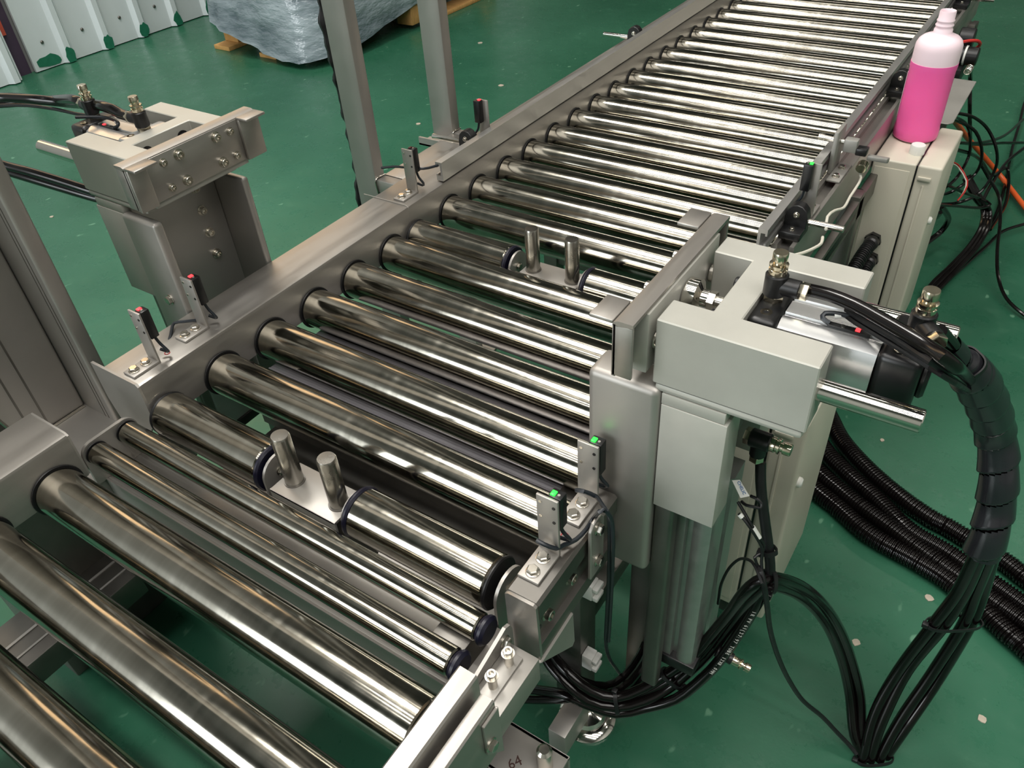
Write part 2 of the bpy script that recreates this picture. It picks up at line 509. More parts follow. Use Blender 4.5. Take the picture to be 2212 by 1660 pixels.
PATHS = {
    'hoseA': [(0.4920, 0.3806, -0.4340), (0.5292, 0.3279, -0.4340), (0.5561, 0.2893, -0.4340), (0.5862, 0.2473, -0.4340), (0.6274, 0.2101, -0.4340), (0.6714, 0.1794, -0.4340), (0.7119, 0.1576, -0.4340), (0.7493, 0.1426, -0.4340), (0.7718, 0.1379, -0.4340), (0.8154, 0.1239, -0.4340), (0.8522, 0.1114, -0.4340), (0.8808, 0.0965, -0.4340), (0.9336, 0.0701, -0.4340)],
    'hoseB': [(0.4992, 0.3125, -0.4340), (0.5284, 0.2640, -0.4340), (0.5482, 0.2335, -0.4340), (0.5792, 0.1998, -0.4340), (0.6206, 0.1699, -0.4340), (0.6700, 0.1398, -0.4340), (0.7242, 0.1026, -0.4340), (0.7817, 0.0861, -0.4340), (0.8373, 0.0641, -0.4340), (0.8877, 0.0434, -0.4340), (0.9387, 0.0189, -0.4340)],
    'hoseC': [(0.5060, 0.2161, -0.4340), (0.5377, 0.1848, -0.4340), (0.5665, 0.1591, -0.4340), (0.6113, 0.1329, -0.4340), (0.6533, 0.1123, -0.4340), (0.7044, 0.0910, -0.4340), (0.7650, 0.0655, -0.4340), (0.8097, 0.0476, -0.4340), (0.8422, 0.0336, -0.4340), (0.8915, 0.0143, -0.4340), (0.9413, -0.0073, -0.4340)],
    'hoseD': [(0.5125, 0.1614, -0.4340), (0.5460, 0.1351, -0.4340), (0.5802, 0.1148, -0.4340), (0.6224, 0.0943, -0.4340), (0.6774, 0.0647, -0.4340), (0.7471, 0.0490, -0.4340), (0.7912, 0.0366, -0.4340), (0.8358, 0.0123, -0.4340), (0.8777, -0.0139, -0.4340), (0.8965, -0.0242, -0.4340), (0.9463, -0.0572, -0.4340)],
    'wrap': [(0.6947, -0.3122, 0.1798), (0.7089, -0.2899, 0.1522), (0.7223, -0.2647, 0.1201), (0.7369, -0.2376, 0.0814), (0.7495, -0.2132, 0.0413), (0.7603, -0.2102, 0.0130), (0.7684, -0.2139, -0.0119), (0.7750, -0.2151, -0.0412), (0.7791, -0.2225, -0.0670), (0.7811, -0.2247, -0.0940)],
    'tubeA1': [(0.7811, -0.2247, -0.0940), (0.7845, -0.2151, -0.1654), (0.7811, -0.2150, -0.2255), (0.7682, -0.2226, -0.3177), (0.7643, -0.2518, -0.3902), (0.7684, -0.2686, -0.4485), (0.7766, -0.2730, -0.5056)],
    'tubeA2': [(0.7767, -0.2275, -0.0937), (0.7779, -0.2195, -0.1649), (0.7712, -0.2215, -0.2248), (0.7595, -0.2284, -0.3170), (0.7541, -0.2502, -0.3813), (0.7605, -0.2738, -0.4479), (0.7670, -0.2793, -0.5049)],
    'tubeA3': [(0.7895, -0.2132, -0.1046), (0.7947, -0.2012, -0.1748), (0.7981, -0.2004, -0.2312), (0.7918, -0.2111, -0.3233), (0.7816, -0.2383, -0.3894), (0.7777, -0.2624, -0.4492), (0.7838, -0.2682, -0.5061)],
    'tubeA4': [(0.7930, -0.2017, -0.1115), (0.8022, -0.1891, -0.1840), (0.8053, -0.1922, -0.2362), (0.8016, -0.2024, -0.3374), (0.7900, -0.2382, -0.4031), (0.7826, -0.2579, -0.4640), (0.7866, -0.2637, -0.5115)],
    'fitA': [(0.6029, -0.3591, 0.2245), (0.6179, -0.3633, 0.2275), (0.6360, -0.3698, 0.2290), (0.6541, -0.3795, 0.2300), (0.6717, -0.3896, 0.2310), (0.6883, -0.3995, 0.2315), (0.7023, -0.4051, 0.2280), (0.7189, -0.2624, 0.1170), (0.7333, -0.2402, 0.0845)],
    'fitA2': [(0.6301, -0.3614, 0.2190), (0.6447, -0.3733, 0.2215), (0.6643, -0.3854, 0.2235), (0.6817, -0.3967, 0.2240), (0.6979, -0.4030, 0.2220), (0.7168, -0.2642, 0.1137), (0.7327, -0.2403, 0.0817)],
    'fitB': [(0.6870, -0.3340, 0.2032), (0.6937, -0.3199, 0.1886), (0.7061, -0.2980, 0.1619), (0.7223, -0.2647, 0.1201)],
    'lead1': [(0.6309, -0.3639, 0.2155), (0.6392, -0.3707, 0.2165), (0.6561, -0.3806, 0.2175), (0.6753, -0.3916, 0.2185), (0.6903, -0.3975, 0.2170), (0.7049, -0.3997, 0.2130), (0.7215, -0.2571, 0.1046)],
    'arch1': [(0.7684, -0.2686, -0.4485), (0.7508, -0.2612, -0.4210), (0.7340, -0.2427, -0.3754), (0.7144, -0.2463, -0.3180), (0.6929, -0.2602, -0.2537), (0.6718, -0.2877, -0.1872), (0.6524, -0.3290, -0.1195), (0.6359, -0.3619, -0.0771), (0.6253, -0.3822, -0.0580), (0.6177, -0.3897, -0.0599), (0.6083, -0.3897, -0.0846), (0.5975, -0.3832, -0.1331), (0.5829, -0.3836, -0.1857), (0.5722, -0.3904, -0.2160), (0.5500, -0.4013, -0.2578), (0.5318, -0.4180, -0.2768), (0.5077, -0.4358, -0.2926), (0.4818, -0.4466, -0.2847), (0.4605, -0.4490, -0.2718), (0.4393, -0.4439, -0.2674), (0.4166, -0.4317, -0.2707)],
    'arch2': [(0.7628, -0.2722, -0.4481), (0.7429, -0.2664, -0.4204), (0.7239, -0.2493, -0.3746), (0.7055, -0.2521, -0.3174), (0.6847, -0.2663, -0.2538), (0.6664, -0.2946, -0.1900), (0.6497, -0.3352, -0.1236), (0.6358, -0.3668, -0.0818), (0.6274, -0.3852, -0.0624), (0.6215, -0.3844, -0.0731), (0.6135, -0.3828, -0.0971), (0.6034, -0.3754, -0.1454), (0.5899, -0.3766, -0.1996), (0.5784, -0.3849, -0.2308), (0.5588, -0.4007, -0.2714), (0.5371, -0.4215, -0.2918), (0.5098, -0.4392, -0.3052), (0.4810, -0.4523, -0.2974), (0.4570, -0.4544, -0.2823), (0.4329, -0.4488, -0.2755), (0.4108, -0.4375, -0.2723)],
    'arch3': [(0.6238, -0.3786, -0.0770), (0.6188, -0.3813, -0.1073), (0.6113, -0.3823, -0.1499), (0.5995, -0.3884, -0.2023), (0.5875, -0.3948, -0.2390), (0.5672, -0.4098, -0.2783), (0.5388, -0.4239, -0.3032), (0.5110, -0.4409, -0.3155), (0.4783, -0.4538, -0.3047), (0.4521, -0.4569, -0.3048), (0.4097, -0.4558, -0.3363), (0.3624, -0.4577, -0.3670)],
    'arch4': [(0.6126, -0.3768, -0.0907), (0.6023, -0.3773, -0.1308), (0.5927, -0.3768, -0.1704), (0.5809, -0.3825, -0.2145), (0.5658, -0.3903, -0.2505), (0.5457, -0.4070, -0.2759), (0.5256, -0.4210, -0.2909), (0.5024, -0.4360, -0.3046), (0.4720, -0.4501, -0.3045), (0.4469, -0.4590, -0.3188), (0.4058, -0.4615, -0.3546), (0.3610, -0.4633, -0.3871)],
    'vert': [(0.5935, -0.3584, 0.0503), (0.5976, -0.3634, 0.0347), (0.6022, -0.3671, 0.0201), (0.6102, -0.3711, -0.0052), (0.6187, -0.3753, -0.0310), (0.6250, -0.3793, -0.0550), (0.6245, -0.3812, -0.0721), (0.6164, -0.3792, -0.0957)],
    'thin1': [(0.7518, -0.2836, -0.4278), (0.7423, -0.2823, -0.4198), (0.7248, -0.2878, -0.3971), (0.7038, -0.2990, -0.3617), (0.6806, -0.3187, -0.3174), (0.6624, -0.3386, -0.2612), (0.6473, -0.3555, -0.2043), (0.6357, -0.3700, -0.1475), (0.6302, -0.3953, -0.0742), (0.6233, -0.3987, -0.0414), (0.6167, -0.3911, -0.0371)],
    'thin2': [(0.5797, -0.3588, -0.1594), (0.5798, -0.3605, -0.1454), (0.5808, -0.3644, -0.1187), (0.5854, -0.3645, -0.0907), (0.5961, -0.3732, -0.0598), (0.6098, -0.3889, -0.0378), (0.6185, -0.3982, -0.0375), (0.6245, -0.4047, -0.0401)],
    'thin3': [(0.5880, -0.3872, 0.0263), (0.5964, -0.3896, 0.0179), (0.6028, -0.3916, 0.0114), (0.6118, -0.3875, -0.0066), (0.6156, -0.3856, -0.0154), (0.6152, -0.3867, -0.0239), (0.6115, -0.3922, -0.0266), (0.6173, -0.3923, -0.0387), (0.6230, -0.3998, -0.0423)],
    'thin4': [(0.5904, -0.3853, 0.0264), (0.5954, -0.3884, 0.0277), (0.6024, -0.3889, 0.0300), (0.6065, -0.3869, 0.0291), (0.6062, -0.3841, 0.0319), (0.6018, -0.3841, 0.0351), (0.5962, -0.3820, 0.0333)],
    'thin5': [(0.5917, -0.3922, 0.0188), (0.5958, -0.3924, 0.0157), (0.6030, -0.3936, 0.0094), (0.6120, -0.3894, -0.0087), (0.6159, -0.3885, -0.0183), (0.6177, -0.3911, -0.0300), (0.6225, -0.3950, -0.0450)],
    'lup': [(-0.4587, -0.3884, 0.2060), (-0.4298, -0.3671, 0.2061), (-0.3988, -0.3592, 0.2075), (-0.3679, -0.3521, 0.2080), (-0.3245, -0.3387, 0.2059), (-0.2939, -0.3280, 0.2023), (-0.2585, -0.3146, 0.1979)],
    'lup2': [(-0.4917, -0.3771, 0.1935), (-0.4495, -0.3622, 0.1936), (-0.4140, -0.3489, 0.1969), (-0.3895, -0.3314, 0.1965), (-0.3651, -0.3135, 0.1966)],
    'lup3': [(-0.4788, -0.3842, 0.1930), (-0.4377, -0.3682, 0.1951), (-0.3968, -0.3531, 0.1962), (-0.3550, -0.3412, 0.1938), (-0.3207, -0.3350, 0.1911), (-0.2929, -0.3303, 0.1915)],
    'llow': [(-0.5033, -0.4037, 0.1290), (-0.4644, -0.3882, 0.1163), (-0.4227, -0.3788, 0.1114), (-0.3719, -0.3667, 0.1028), (-0.3187, -0.3542, 0.0928), (-0.2877, -0.3408, 0.0837)],
    'llow2': [(-0.5111, -0.4057, 0.1169), (-0.4728, -0.3883, 0.1066), (-0.4304, -0.3794, 0.1007), (-0.3793, -0.3671, 0.0920), (-0.3261, -0.3537, 0.0829), (-0.2951, -0.3395, 0.0746)],
    'llow3': [(-0.5465, -0.3899, 0.1104), (-0.5067, -0.3728, 0.0988), (-0.4634, -0.3636, 0.0926), (-0.4109, -0.3511, 0.0830), (-0.3565, -0.3372, 0.0735), (-0.3245, -0.3230, 0.0645)],
    't1': [(0.5521, 0.8291, -0.0800), (0.5510, 0.8904, -0.1000), (0.5844, 0.9363, -0.1200), (0.6141, 0.9878, -0.1600), (0.6402, 0.9933, -0.2000), (0.6490, 1.0220, -0.2500), (0.6380, 1.0068, -0.3000), (0.6061, 0.9673, -0.3150), (0.5692, 0.9721, -0.3300)],
    't2': [(0.5561, 0.8162, -0.0800), (0.5549, 0.9089, -0.1150), (0.5732, 0.9728, -0.1500), (0.5846, 1.0284, -0.2000), (0.5906, 1.0546, -0.2500), (0.5837, 0.9905, -0.2750), (0.5619, 0.9691, -0.3000)],
    't3': [(0.5586, 0.8029, -0.0800), (0.5614, 0.8915, -0.1150), (0.5953, 0.9420, -0.1500), (0.6180, 0.9629, -0.2000), (0.6179, 0.9776, -0.2500), (0.5886, 0.9259, -0.2750), (0.5587, 0.9483, -0.3000)],
    't4': [(0.5374, 0.9958, -0.2000), (0.5467, 1.0990, -0.2400), (0.5953, 1.2089, -0.2800), (0.6371, 1.3414, -0.3200), (0.6792, 1.4673, -0.3600), (0.7028, 1.5888, -0.4000)],
    't5': [(0.6781, 1.7925, -0.4000), (0.6587, 1.6006, -0.3500), (0.6355, 1.3385, -0.3000), (0.6009, 1.1450, -0.2500), (0.5555, 0.9939, -0.2000)],
    't6': [(0.5454, 1.0357, -0.0600), (0.5359, 1.1960, -0.1300), (0.5552, 1.1941, -0.2000), (0.5689, 1.2834, -0.3000), (0.5656, 1.4660, -0.4000)],
    't7': [(0.6411, 2.0537, -0.4300), (0.6397, 1.9430, -0.4317), (0.6485, 1.7837, -0.4333), (0.6563, 1.5979, -0.4350), (0.6728, 1.3659, -0.4367), (0.6779, 1.2000, -0.4383), (0.6693, 1.0626, -0.4400), (0.6526, 0.9604, -0.4383), (0.6309, 0.8205, -0.4367), (0.6285, 0.7770, -0.4350)],
    't8a': [(0.5989, 1.0665, -0.3000), (0.6325, 1.0708, -0.3429), (0.6575, 1.1078, -0.3857), (0.6660, 1.0730, -0.4086), (0.6604, 0.9942, -0.4214), (0.6419, 0.9067, -0.4310), (0.6232, 0.8197, -0.4340), (0.6121, 0.7561, -0.4370)],
    't8b': [(0.5971, 1.0555, -0.3000), (0.6281, 1.0637, -0.3429), (0.6505, 1.1043, -0.3857), (0.6598, 1.0698, -0.4086), (0.6529, 0.9948, -0.4214), (0.6354, 0.9118, -0.4310), (0.6153, 0.8236, -0.4340), (0.6067, 0.7648, -0.4370)],
    't8c': [(0.6006, 1.0776, -0.3000), (0.6376, 1.0733, -0.3429), (0.6638, 1.1061, -0.3857), (0.6733, 1.0673, -0.4086), (0.6669, 0.9886, -0.4214), (0.6490, 0.8978, -0.4310), (0.6309, 0.8079, -0.4340), (0.6183, 0.7518, -0.4370)],
    't9': [(0.7006, 1.6861, -0.4300), (0.6826, 1.5916, -0.4225), (0.6569, 1.4597, -0.4150), (0.6438, 1.2848, -0.4075), (0.6416, 1.1608, -0.4000)],
    't10': [(0.7609, 1.1897, -0.4300), (0.7406, 1.1688, -0.4320), (0.7045, 1.1159, -0.4340), (0.6839, 1.0347, -0.4360), (0.6641, 0.9571, -0.4380), (0.6395, 0.8552, -0.4400)],
    't11': [(0.6201, 1.0280, -0.2500), (0.6405, 1.0574, -0.2875), (0.6739, 1.0517, -0.3250), (0.6931, 1.0053, -0.3600), (0.7066, 0.9398, -0.3900), (0.7261, 0.8815, -0.4200), (0.7536, 0.8264, -0.4338), (0.7922, 0.7899, -0.4394), (0.8144, 0.7895, -0.4450)],
    't12': [(0.5691, 0.7992, -0.2000), (0.6076, 0.8790, -0.2500), (0.6437, 0.9718, -0.3000), (0.6639, 0.9542, -0.3000), (0.6506, 0.9295, -0.3000), (0.6090, 0.8310, -0.2600), (0.5770, 0.7366, -0.2200)],
    't13': [(0.5549, 0.8542, -0.1500), (0.5576, 0.9642, -0.2000), (0.5906, 1.0755, -0.2500), (0.6091, 1.2275, -0.3250), (0.6383, 1.3320, -0.4000), (0.6617, 1.4259, -0.4150), (0.6814, 1.3548, -0.4300), (0.6891, 1.2394, -0.4300), (0.6786, 1.1041, -0.4300)],
    't14': [(0.5859, 0.7977, -0.2500), (0.5950, 0.9791, -0.3625), (0.5872, 1.0073, -0.4100), (0.5661, 0.9590, -0.4238), (0.5559, 0.9303, -0.4350)],
    't15': [(0.5897, 0.7700, -0.2500), (0.5756, 0.9571, -0.3500), (0.5540, 1.0188, -0.4100), (0.5405, 0.9953, -0.4300)],
    'orange': [(0.5523, 0.8657, -0.1000), (0.5471, 1.0978, -0.2000), (0.5652, 1.2816, -0.3000), (0.6033, 1.3587, -0.3650), (0.6629, 1.3915, -0.4300), (0.7284, 1.2699, -0.4350), (0.7703, 1.2005, -0.4400)],
    'red1': [(0.5718, 0.7834, -0.1500), (0.5772, 0.8458, -0.1780), (0.5889, 0.8963, -0.2060), (0.6123, 0.8809, -0.2260), (0.6151, 0.8556, -0.2380), (0.6088, 0.8352, -0.2500)],
    'white1': [(0.5738, 0.7727, -0.1500), (0.5788, 0.8373, -0.1780), (0.5893, 0.8870, -0.2060), (0.6105, 0.8781, -0.2260), (0.6136, 0.8567, -0.2380), (0.6099, 0.8401, -0.2500)],
    'wwire1': [(0.5072, 0.2695, 0.0330), (0.5149, 0.2645, 0.0228), (0.5169, 0.2337, 0.0226), (0.5173, 0.2021, 0.0230), (0.5201, 0.1600, 0.0271), (0.5167, 0.1220, 0.0395), (0.5155, 0.0936, 0.0440), (0.5225, 0.0649, 0.0425)],
    'wwire2': [(0.5278, 0.0293, 0.0511), (0.5323, 0.0055, 0.0561), (0.5310, -0.0205, 0.0631), (0.5264, -0.0485, 0.0704), (0.5181, -0.0670, 0.0740)],
    's3lead': [(0.4758, -0.5224, 0.0498), (0.4814, -0.5224, 0.0489), (0.4889, -0.5163, 0.0417), (0.4906, -0.5080, 0.0376), (0.4956, -0.4969, 0.0360), (0.4975, -0.4840, 0.0360), (0.4978, -0.4722, 0.0380), (0.5120, -0.4885, 0.0708), (0.5140, -0.4820, 0.0663), (0.5130, -0.4744, 0.0507), (0.5130, -0.4723, 0.0255), (0.5110, -0.4675, -0.0313), (0.5050, -0.4570, -0.1046), (0.4980, -0.4439, -0.1809), (0.4900, -0.4178, -0.2551), (0.4850, -0.3866, -0.3283), (0.4800, -0.3603, -0.3889)],
    's4lead': [(0.4777, -0.4644, 0.0531), (0.4844, -0.4648, 0.0558), (0.4926, -0.4586, 0.0483), (0.5030, -0.4706, 0.0590), (0.5160, -0.4838, 0.0678), (0.5170, -0.4778, 0.0521), (0.5170, -0.4746, 0.0272), (0.5140, -0.4675, -0.0292), (0.5080, -0.4566, -0.1030), (0.5020, -0.4464, -0.1719)],
    's1lead': [(-0.0754, -0.4899, 0.0148), (-0.0579, -0.4900, 0.0179), (-0.0461, -0.4877, 0.0196), (-0.0415, -0.4779, 0.0258), (-0.0514, -0.4639, 0.0308), (-0.0555, -0.4563, 0.0333), (-0.0464, -0.4490, 0.0340), (-0.0390, -0.4381, 0.0314)],
    'salead': [(-0.0859, -0.0523, 0.0483), (-0.0651, -0.0485, 0.0529), (-0.0453, -0.0475, 0.0554), (-0.0157, -0.0523, 0.0610), (-0.0035, -0.0433, 0.0611), (0.0002, -0.0266, 0.0590)],
    'film': [(-0.2692, 0.0649, 0.1986), (-0.2396, 0.0357, 0.1804), (-0.2134, 0.0111, 0.1614), (-0.1854, -0.0163, 0.1306), (-0.1642, -0.0387, 0.1016), (-0.1488, -0.0571, 0.0806), (-0.1321, -0.0699, 0.0640), (-0.1185, -0.0831, 0.0493), (-0.1072, -0.0963, 0.0364)],
    'ub1': [(0.4194, -0.4287, -0.3167), (0.4401, -0.4318, -0.3188), (0.4822, -0.4309, -0.3166), (0.5047, -0.4183, -0.3047), (0.5135, -0.3902, -0.2993), (0.5127, -0.3531, -0.2940), (0.5037, -0.3092, -0.2919)],
    'ub2': [(0.4204, -0.4258, -0.3302), (0.4443, -0.4289, -0.3347), (0.4859, -0.4264, -0.3305), (0.5083, -0.4130, -0.3177), (0.5176, -0.3831, -0.3110), (0.5178, -0.3472, -0.3076), (0.5104, -0.3020, -0.3054)],
    'ub3': [(0.4115, -0.4211, -0.3194), (0.4324, -0.4242, -0.3217), (0.4730, -0.4195, -0.3225), (0.4945, -0.4096, -0.3125), (0.5036, -0.3862, -0.3040), (0.5035, -0.3504, -0.3005), (0.4925, -0.3009, -0.2916)],
}

FZ = -0.45
# ---------------------------------------------------------------- the setting
struct('floor', MB().box(-2.95, 6, -6, 12.2, FZ - 0.1, FZ), M['floor'])
struct('ceiling', MB().box(-2.95, 6, -6, 12.2, CEIL, CEIL + 0.1), M['ceiling'])
struct('wall_right', MB().box(6, 6.1, -6, 12.2, FZ, CEIL), M['hallwall'])
struct('wall_back', MB().box(-2.95, 6, 12.1, 12.2, FZ, CEIL), M['hallwall'])
struct('wall_front', MB().box(-2.95, 6, -6.1, -6, FZ, CEIL), M['hallwall'])
wall = struct('wall_left', MB().box(-2.95, -2.86, -6, 12.2, FZ, CEIL), M['ceiling'])


def wall_panel_mesh(mb):
    # one bay of profiled sheet: flat pan and a raised rib, 0.185 wide, extruded upwards
    f, bk = 0.0, -0.012
    poly = [(bk, 0), (f, 0), (f, 0.128), (f + 0.022, 0.142), (f + 0.022, 0.165), (f, 0.179), (f, 0.1845), (bk, 0.1845)]
    mb.prism(poly, 'z', 0, 1.62)


panel_me = shared('wall_panel', wall_panel_mesh, M['wall'])
panels = []
y = 0.826
while y < 4.4:
    p = inst('wall_panel', panel_me, wall, (-2.82, y, FZ + 0.004))
    p.matrix_local = Matrix.Translation((-2.82, y, FZ + 0.004))
    panels.append((p, y))
    y += 0.185
y = 0.745 - 0.185
while y > -1.2:
    p = inst('wall_panel', panel_me, wall, (-2.79, y, FZ + 0.004))
    p.matrix_local = Matrix.Translation((-2.79, y, FZ + 0.004))
    panels.append((p, y))
    y -= 0.185


glow_panel = struct('added_glow_panel_1', MB().box(-2.84, -2.815, -0.3, 3.6, FZ + 1.9, FZ + 2.75), M['warm_glow'])  # unseen glowing panel, added for the warm reflection on the left beam
struct('trim_1', MB().box(-2.86, -2.81, -0.3, 3.6, FZ + 2.75, FZ + 2.83), M['hallwall'])


def screw_head(mb):
    mb.lathe([(0.007, 0), (0.007, 0.003), (0.004, 0.005)], (0, 0, 0), seg=10)


scr_me = shared('wall_screw', screw_head, M['steel_dark'])
for p, y in panels[:12]:
    for dz in (0.10, 0.34):
        o = inst('screw', scr_me, wall, (-2.82, y + 0.07, FZ + dz + random.uniform(-0.01, 0.01)), (1, 0, 0))
        o.parent = p
        o.matrix_local = Matrix.Translation((0, 0.07, dz)) @ Matrix.Rotation(PI / 2, 4, 'Y')


def blob(mb, x, y0, z0, w, h, t=0.002):
    n = 14
    pts = []
    for k in range(n):
        a = 2 * PI * k / n
        r = random.uniform(0.75, 1.15)
        pts.append((y0 + w / 2 * math.cos(a) * r, max(FZ + 0.004, z0 + h / 2 * math.sin(a) * r)))
    mb.prism(pts, 'x', x, x + t)


for i, (p, y) in enumerate(panels[:7]):
    mb = MB()
    if i == 0:
        blob(mb, -2.8195, y + 0.07, FZ + 0.03, 0.12, 0.05)
    blob(mb, -2.797, y + 0.155, FZ + 0.03, 0.045, 0.07)
    part('paint_patch', mb, M['greenpaint'], wall)
part('red_strip', MB().box(-2.86, -2.845, 0.765, 0.785, FZ + 0.16, FZ + 0.9), M['redstrip'], wall)
part('gap_post', MB().box(-2.86, -2.85, 0.755, 0.82, FZ, FZ + 1.2), M['darkgap'], wall)

# ---------------------------------------------------------------- rollers
RR, RZ = 0.0245, -0.0205


def roller_mesh(L, r):
    def b(mb):
        mb.lathe([(r - 0.0012, 0), (r, 0.0014), (r, L - 0.0014), (r - 0.0012, L)], (0, 0, 0), (1, 0, 0), 56)
    return shared('roller_%d_%d' % (L * 1e4, r * 1e5), b, M['roller'])


def ring_mesh(r, t, mat):
    def b(mb):
        mb.lathe([(r * 0.3, 0), (r - t * 0.3, 0), (r, t * 0.4), (r, t * 0.7), (r - t * 0.3, t), (r * 0.3, t)], (0, 0, 0), (1, 0, 0), 40)
    return shared('ring_%d_%d' % (r * 1e5, t * 1e5), b, mat)


def xpart(name, me, parent, loc):
    """shared mesh already built along +X"""
    o = bpy.data.objects.new(name, me)
    col.objects.link(o)
    o.parent = parent
    o.matrix_local = WORLD[parent.name].inverted() @ Matrix.Translation(loc)
    WORLD[o.name] = Matrix.Translation(loc)
    return o


def roller(parent, y, x0=0.0025, L=0.462, r=RR, z=RZ, ring=0.0270):
    o = xpart('roller', roller_mesh(L, r), parent, (x0, y, z))
    xpart('end_ring', ring_mesh(ring, 0.0022, M['matte_rubber']), o, (0.0003, y, z))  # shade in the hole round the roller end, put in as a black disc
    return o


LEFT_PROFILE = [(0, -0.028), (0, 0.0235), (-0.0012, 0.0268), (-0.0045, 0.028), (-0.064, 0.028), (-0.064, 0.025), (-0.005, 0.025), (-0.003, 0.023), (-0.003, -0.028)]

# ---------------------------------------------------------------- long roller conveyor (far)
far = thing('roller_conveyor', 'long stainless roller conveyor running away to the top right with closely spaced bright rollers', 'conveyor', (0.233, 0.65, FZ))
part('left_channel', MB().prism(LEFT_PROFILE, 'y', -0.1, 1.45), M['steel_y'], far)
part('right_channel', MB().prism([(0.470, -0.034), (0.470, 0.026), (0.472, 0.028), (0.477, 0.028), (0.477, 0.018), (0.492, 0.018), (0.492, 0.028), (0.497, 0.028), (0.498, 0.026), (0.498, -0.034), (0.4955, -0.034), (0.4955, 0.0145), (0.4725, 0.0145), (0.4725, -0.034)], 'y', 0.03, 1.33), M['steel_y'], far)
part('end_tab', MB().box(0.441, 0.467, 0.012, 0.0145, 0.004, 0.030), M['steel'], far)
sockbolt(far, (0.447, 0.012, 0.02), (0, -1, 0), 0.003)
for i in range(19):
    roller(far, -0.0125 + 0.075 * i)
for (x0, x1) in ((0.484, 0.512), (-0.05, -0.02)):
    for yy in (0.32, 1.24):
        part('leg', MB().box(x0, x1, yy, yy + 0.03, FZ + 0.03, -0.034, 0.002), M['steel_dark'], far)
        part('foot', MB().lathe([(0.028, 0), (0.028, 0.006), (0.012, 0.014), (0.008, 0.03)], ((x0 + x1) / 2, yy + 0.015, FZ)), M['bolt'], far)
part('outer_bar', MB().box(-0.112, -0.066, -0.022, 0.1485, -0.012, 0.0205, 0.001), M['steel_y'], far)
for yy in (0.325, 1.245):
    part('cross_bar', MB().box(-0.02, 0.484, yy, yy + 0.02, -0.30, -0.27, 0.002), M['steel_dark'], far)
part('side_bar', MB().box(0.50, 0.512, 0.05, 1.3, -0.075, -0.040, 0.002), M['steel_dark'], far)

# ---------------------------------------------------------------- middle transfer conveyor
mid = thing('transfer_conveyor', 'stainless middle conveyor section with five wide rollers between the two pushers', 'conveyor', (0.233, -0.33, FZ))
part('left_beam', MB().prism(LEFT_PROFILE, 'y', -0.546, -0.1015), M['steel_y'], mid)
part('end_plate', MB().prism([(-0.082, 0.030), (-0.004, 0.030), (0.0, 0.027), (0.0, -0.026), (-0.01, -0.034), (-0.064, -0.10), (-0.082, -0.02)], 'y', -0.549, -0.546), M['steel'], mid)
part('joint_plate', MB().prism([(-0.082, 0.0295), (-0.004, 0.0295), (0.0, 0.027), (0.0, -0.026), (-0.082, -0.03)], 'y', -0.1015, -0.1), M['steel'], mid)
for yy in (-0.1485, -0.2255, -0.3005, -0.376, -0.4515):
    roller(mid, yy)
RB = [(0.470, -0.040), (0.470, 0.0275), (0.4725, 0.030), (0.4975, 0.030), (0.500, 0.0275), (0.500, 0.010), (0.4945, 0.010), (0.4945, -0.024), (0.500, -0.024), (0.500, -0.040)]
rb = part('right_beam', MB().prism(RB, 'y', -0.560, -0.434), M['steel_dark'], mid)
part('end_cap', MB().prism([(0.471, -0.042), (0.471, 0.027), (0.474, 0.029), (0.4965, 0.029), (0.499, 0.027), (0.5005, -0.042)], 'y', -0.563, -0.560), M['steel_y'], mid)
part('rear_right_beam', MB().prism(RB, 'y', -0.29, -0.02), M['steel_y'], mid)
for (yy, zz) in ((-0.507, -0.002), (-0.543, -0.006)):
    sockbolt(mid, (0.4945, yy, zz), (1, 0, 0), 0.006)
part('hole', MB().cyl((0.4943, -0.5535, -0.013), (0.4950, -0.5535, -0.013), 0.0028), M['black'], mid)
part('gusset', MB().prism([(-0.566, -0.042), (-0.513, -0.038), (-0.511, -0.082), (-0.516, -0.086)], 'x', 0.4965, 0.502, 0.001), M['steel'], mid)
lk = part('link_plate', MB().prism([(-0.489, -0.02), (-0.489, 0.040), (-0.484, 0.047), (-0.472, 0.047), (-0.467, 0.040), (-0.467, -0.02)], 'x', 0.502, 0.505, 0.0006), M['steel'], mid)
hexbolt(lk, (0.505, -0.478, 0.036), (1, 0, 0), 0.0055)
hexbolt(lk, (0.505, -0.478, -0.004), (1, 0, 0), 0.0055)
part('drip_tray', MB().box(0.012, 0.436, -0.401, -0.238, -0.050, -0.045, 0.002).box(0.012, 0.436, -0.401, -0.399, -0.062, -0.045), M['tray'], mid)
part('lower_tray', MB().box(0.03, 0.45, -0.575, -0.415, -0.115, -0.110, 0.001), M['steel_dark'], mid)
part('front_rib', MB().box(0.012, 0.45, -0.430, -0.424, -0.110, -0.050), M['steel_dark'], mid)
part('leg', MB().box(0.420, 0.455, -0.420, -0.385, FZ + 0.05, -0.04, 0.002), M['steel_dark'], mid)
part('leg', MB().box(0.01, 0.045, -0.420, -0.385, FZ + 0.05, -0.05, 0.002), M['steel_dark'], mid)
part('cross_tube', MB().box(0.443, 0.466, -0.477, -0.420, FZ + 0.045, FZ + 0.09, 0.0015), M['steel'], mid)
part('side_rail', MB().box(0.41, 0.44, -0.385, -0.12, FZ + 0.16, FZ + 0.19, 0.002), M['steel_dark'], mid)
part('leg', MB().box(0.42, 0.455, -0.16, -0.125, FZ + 0.03, -0.04, 0.002), M['steel_dark'], mid)
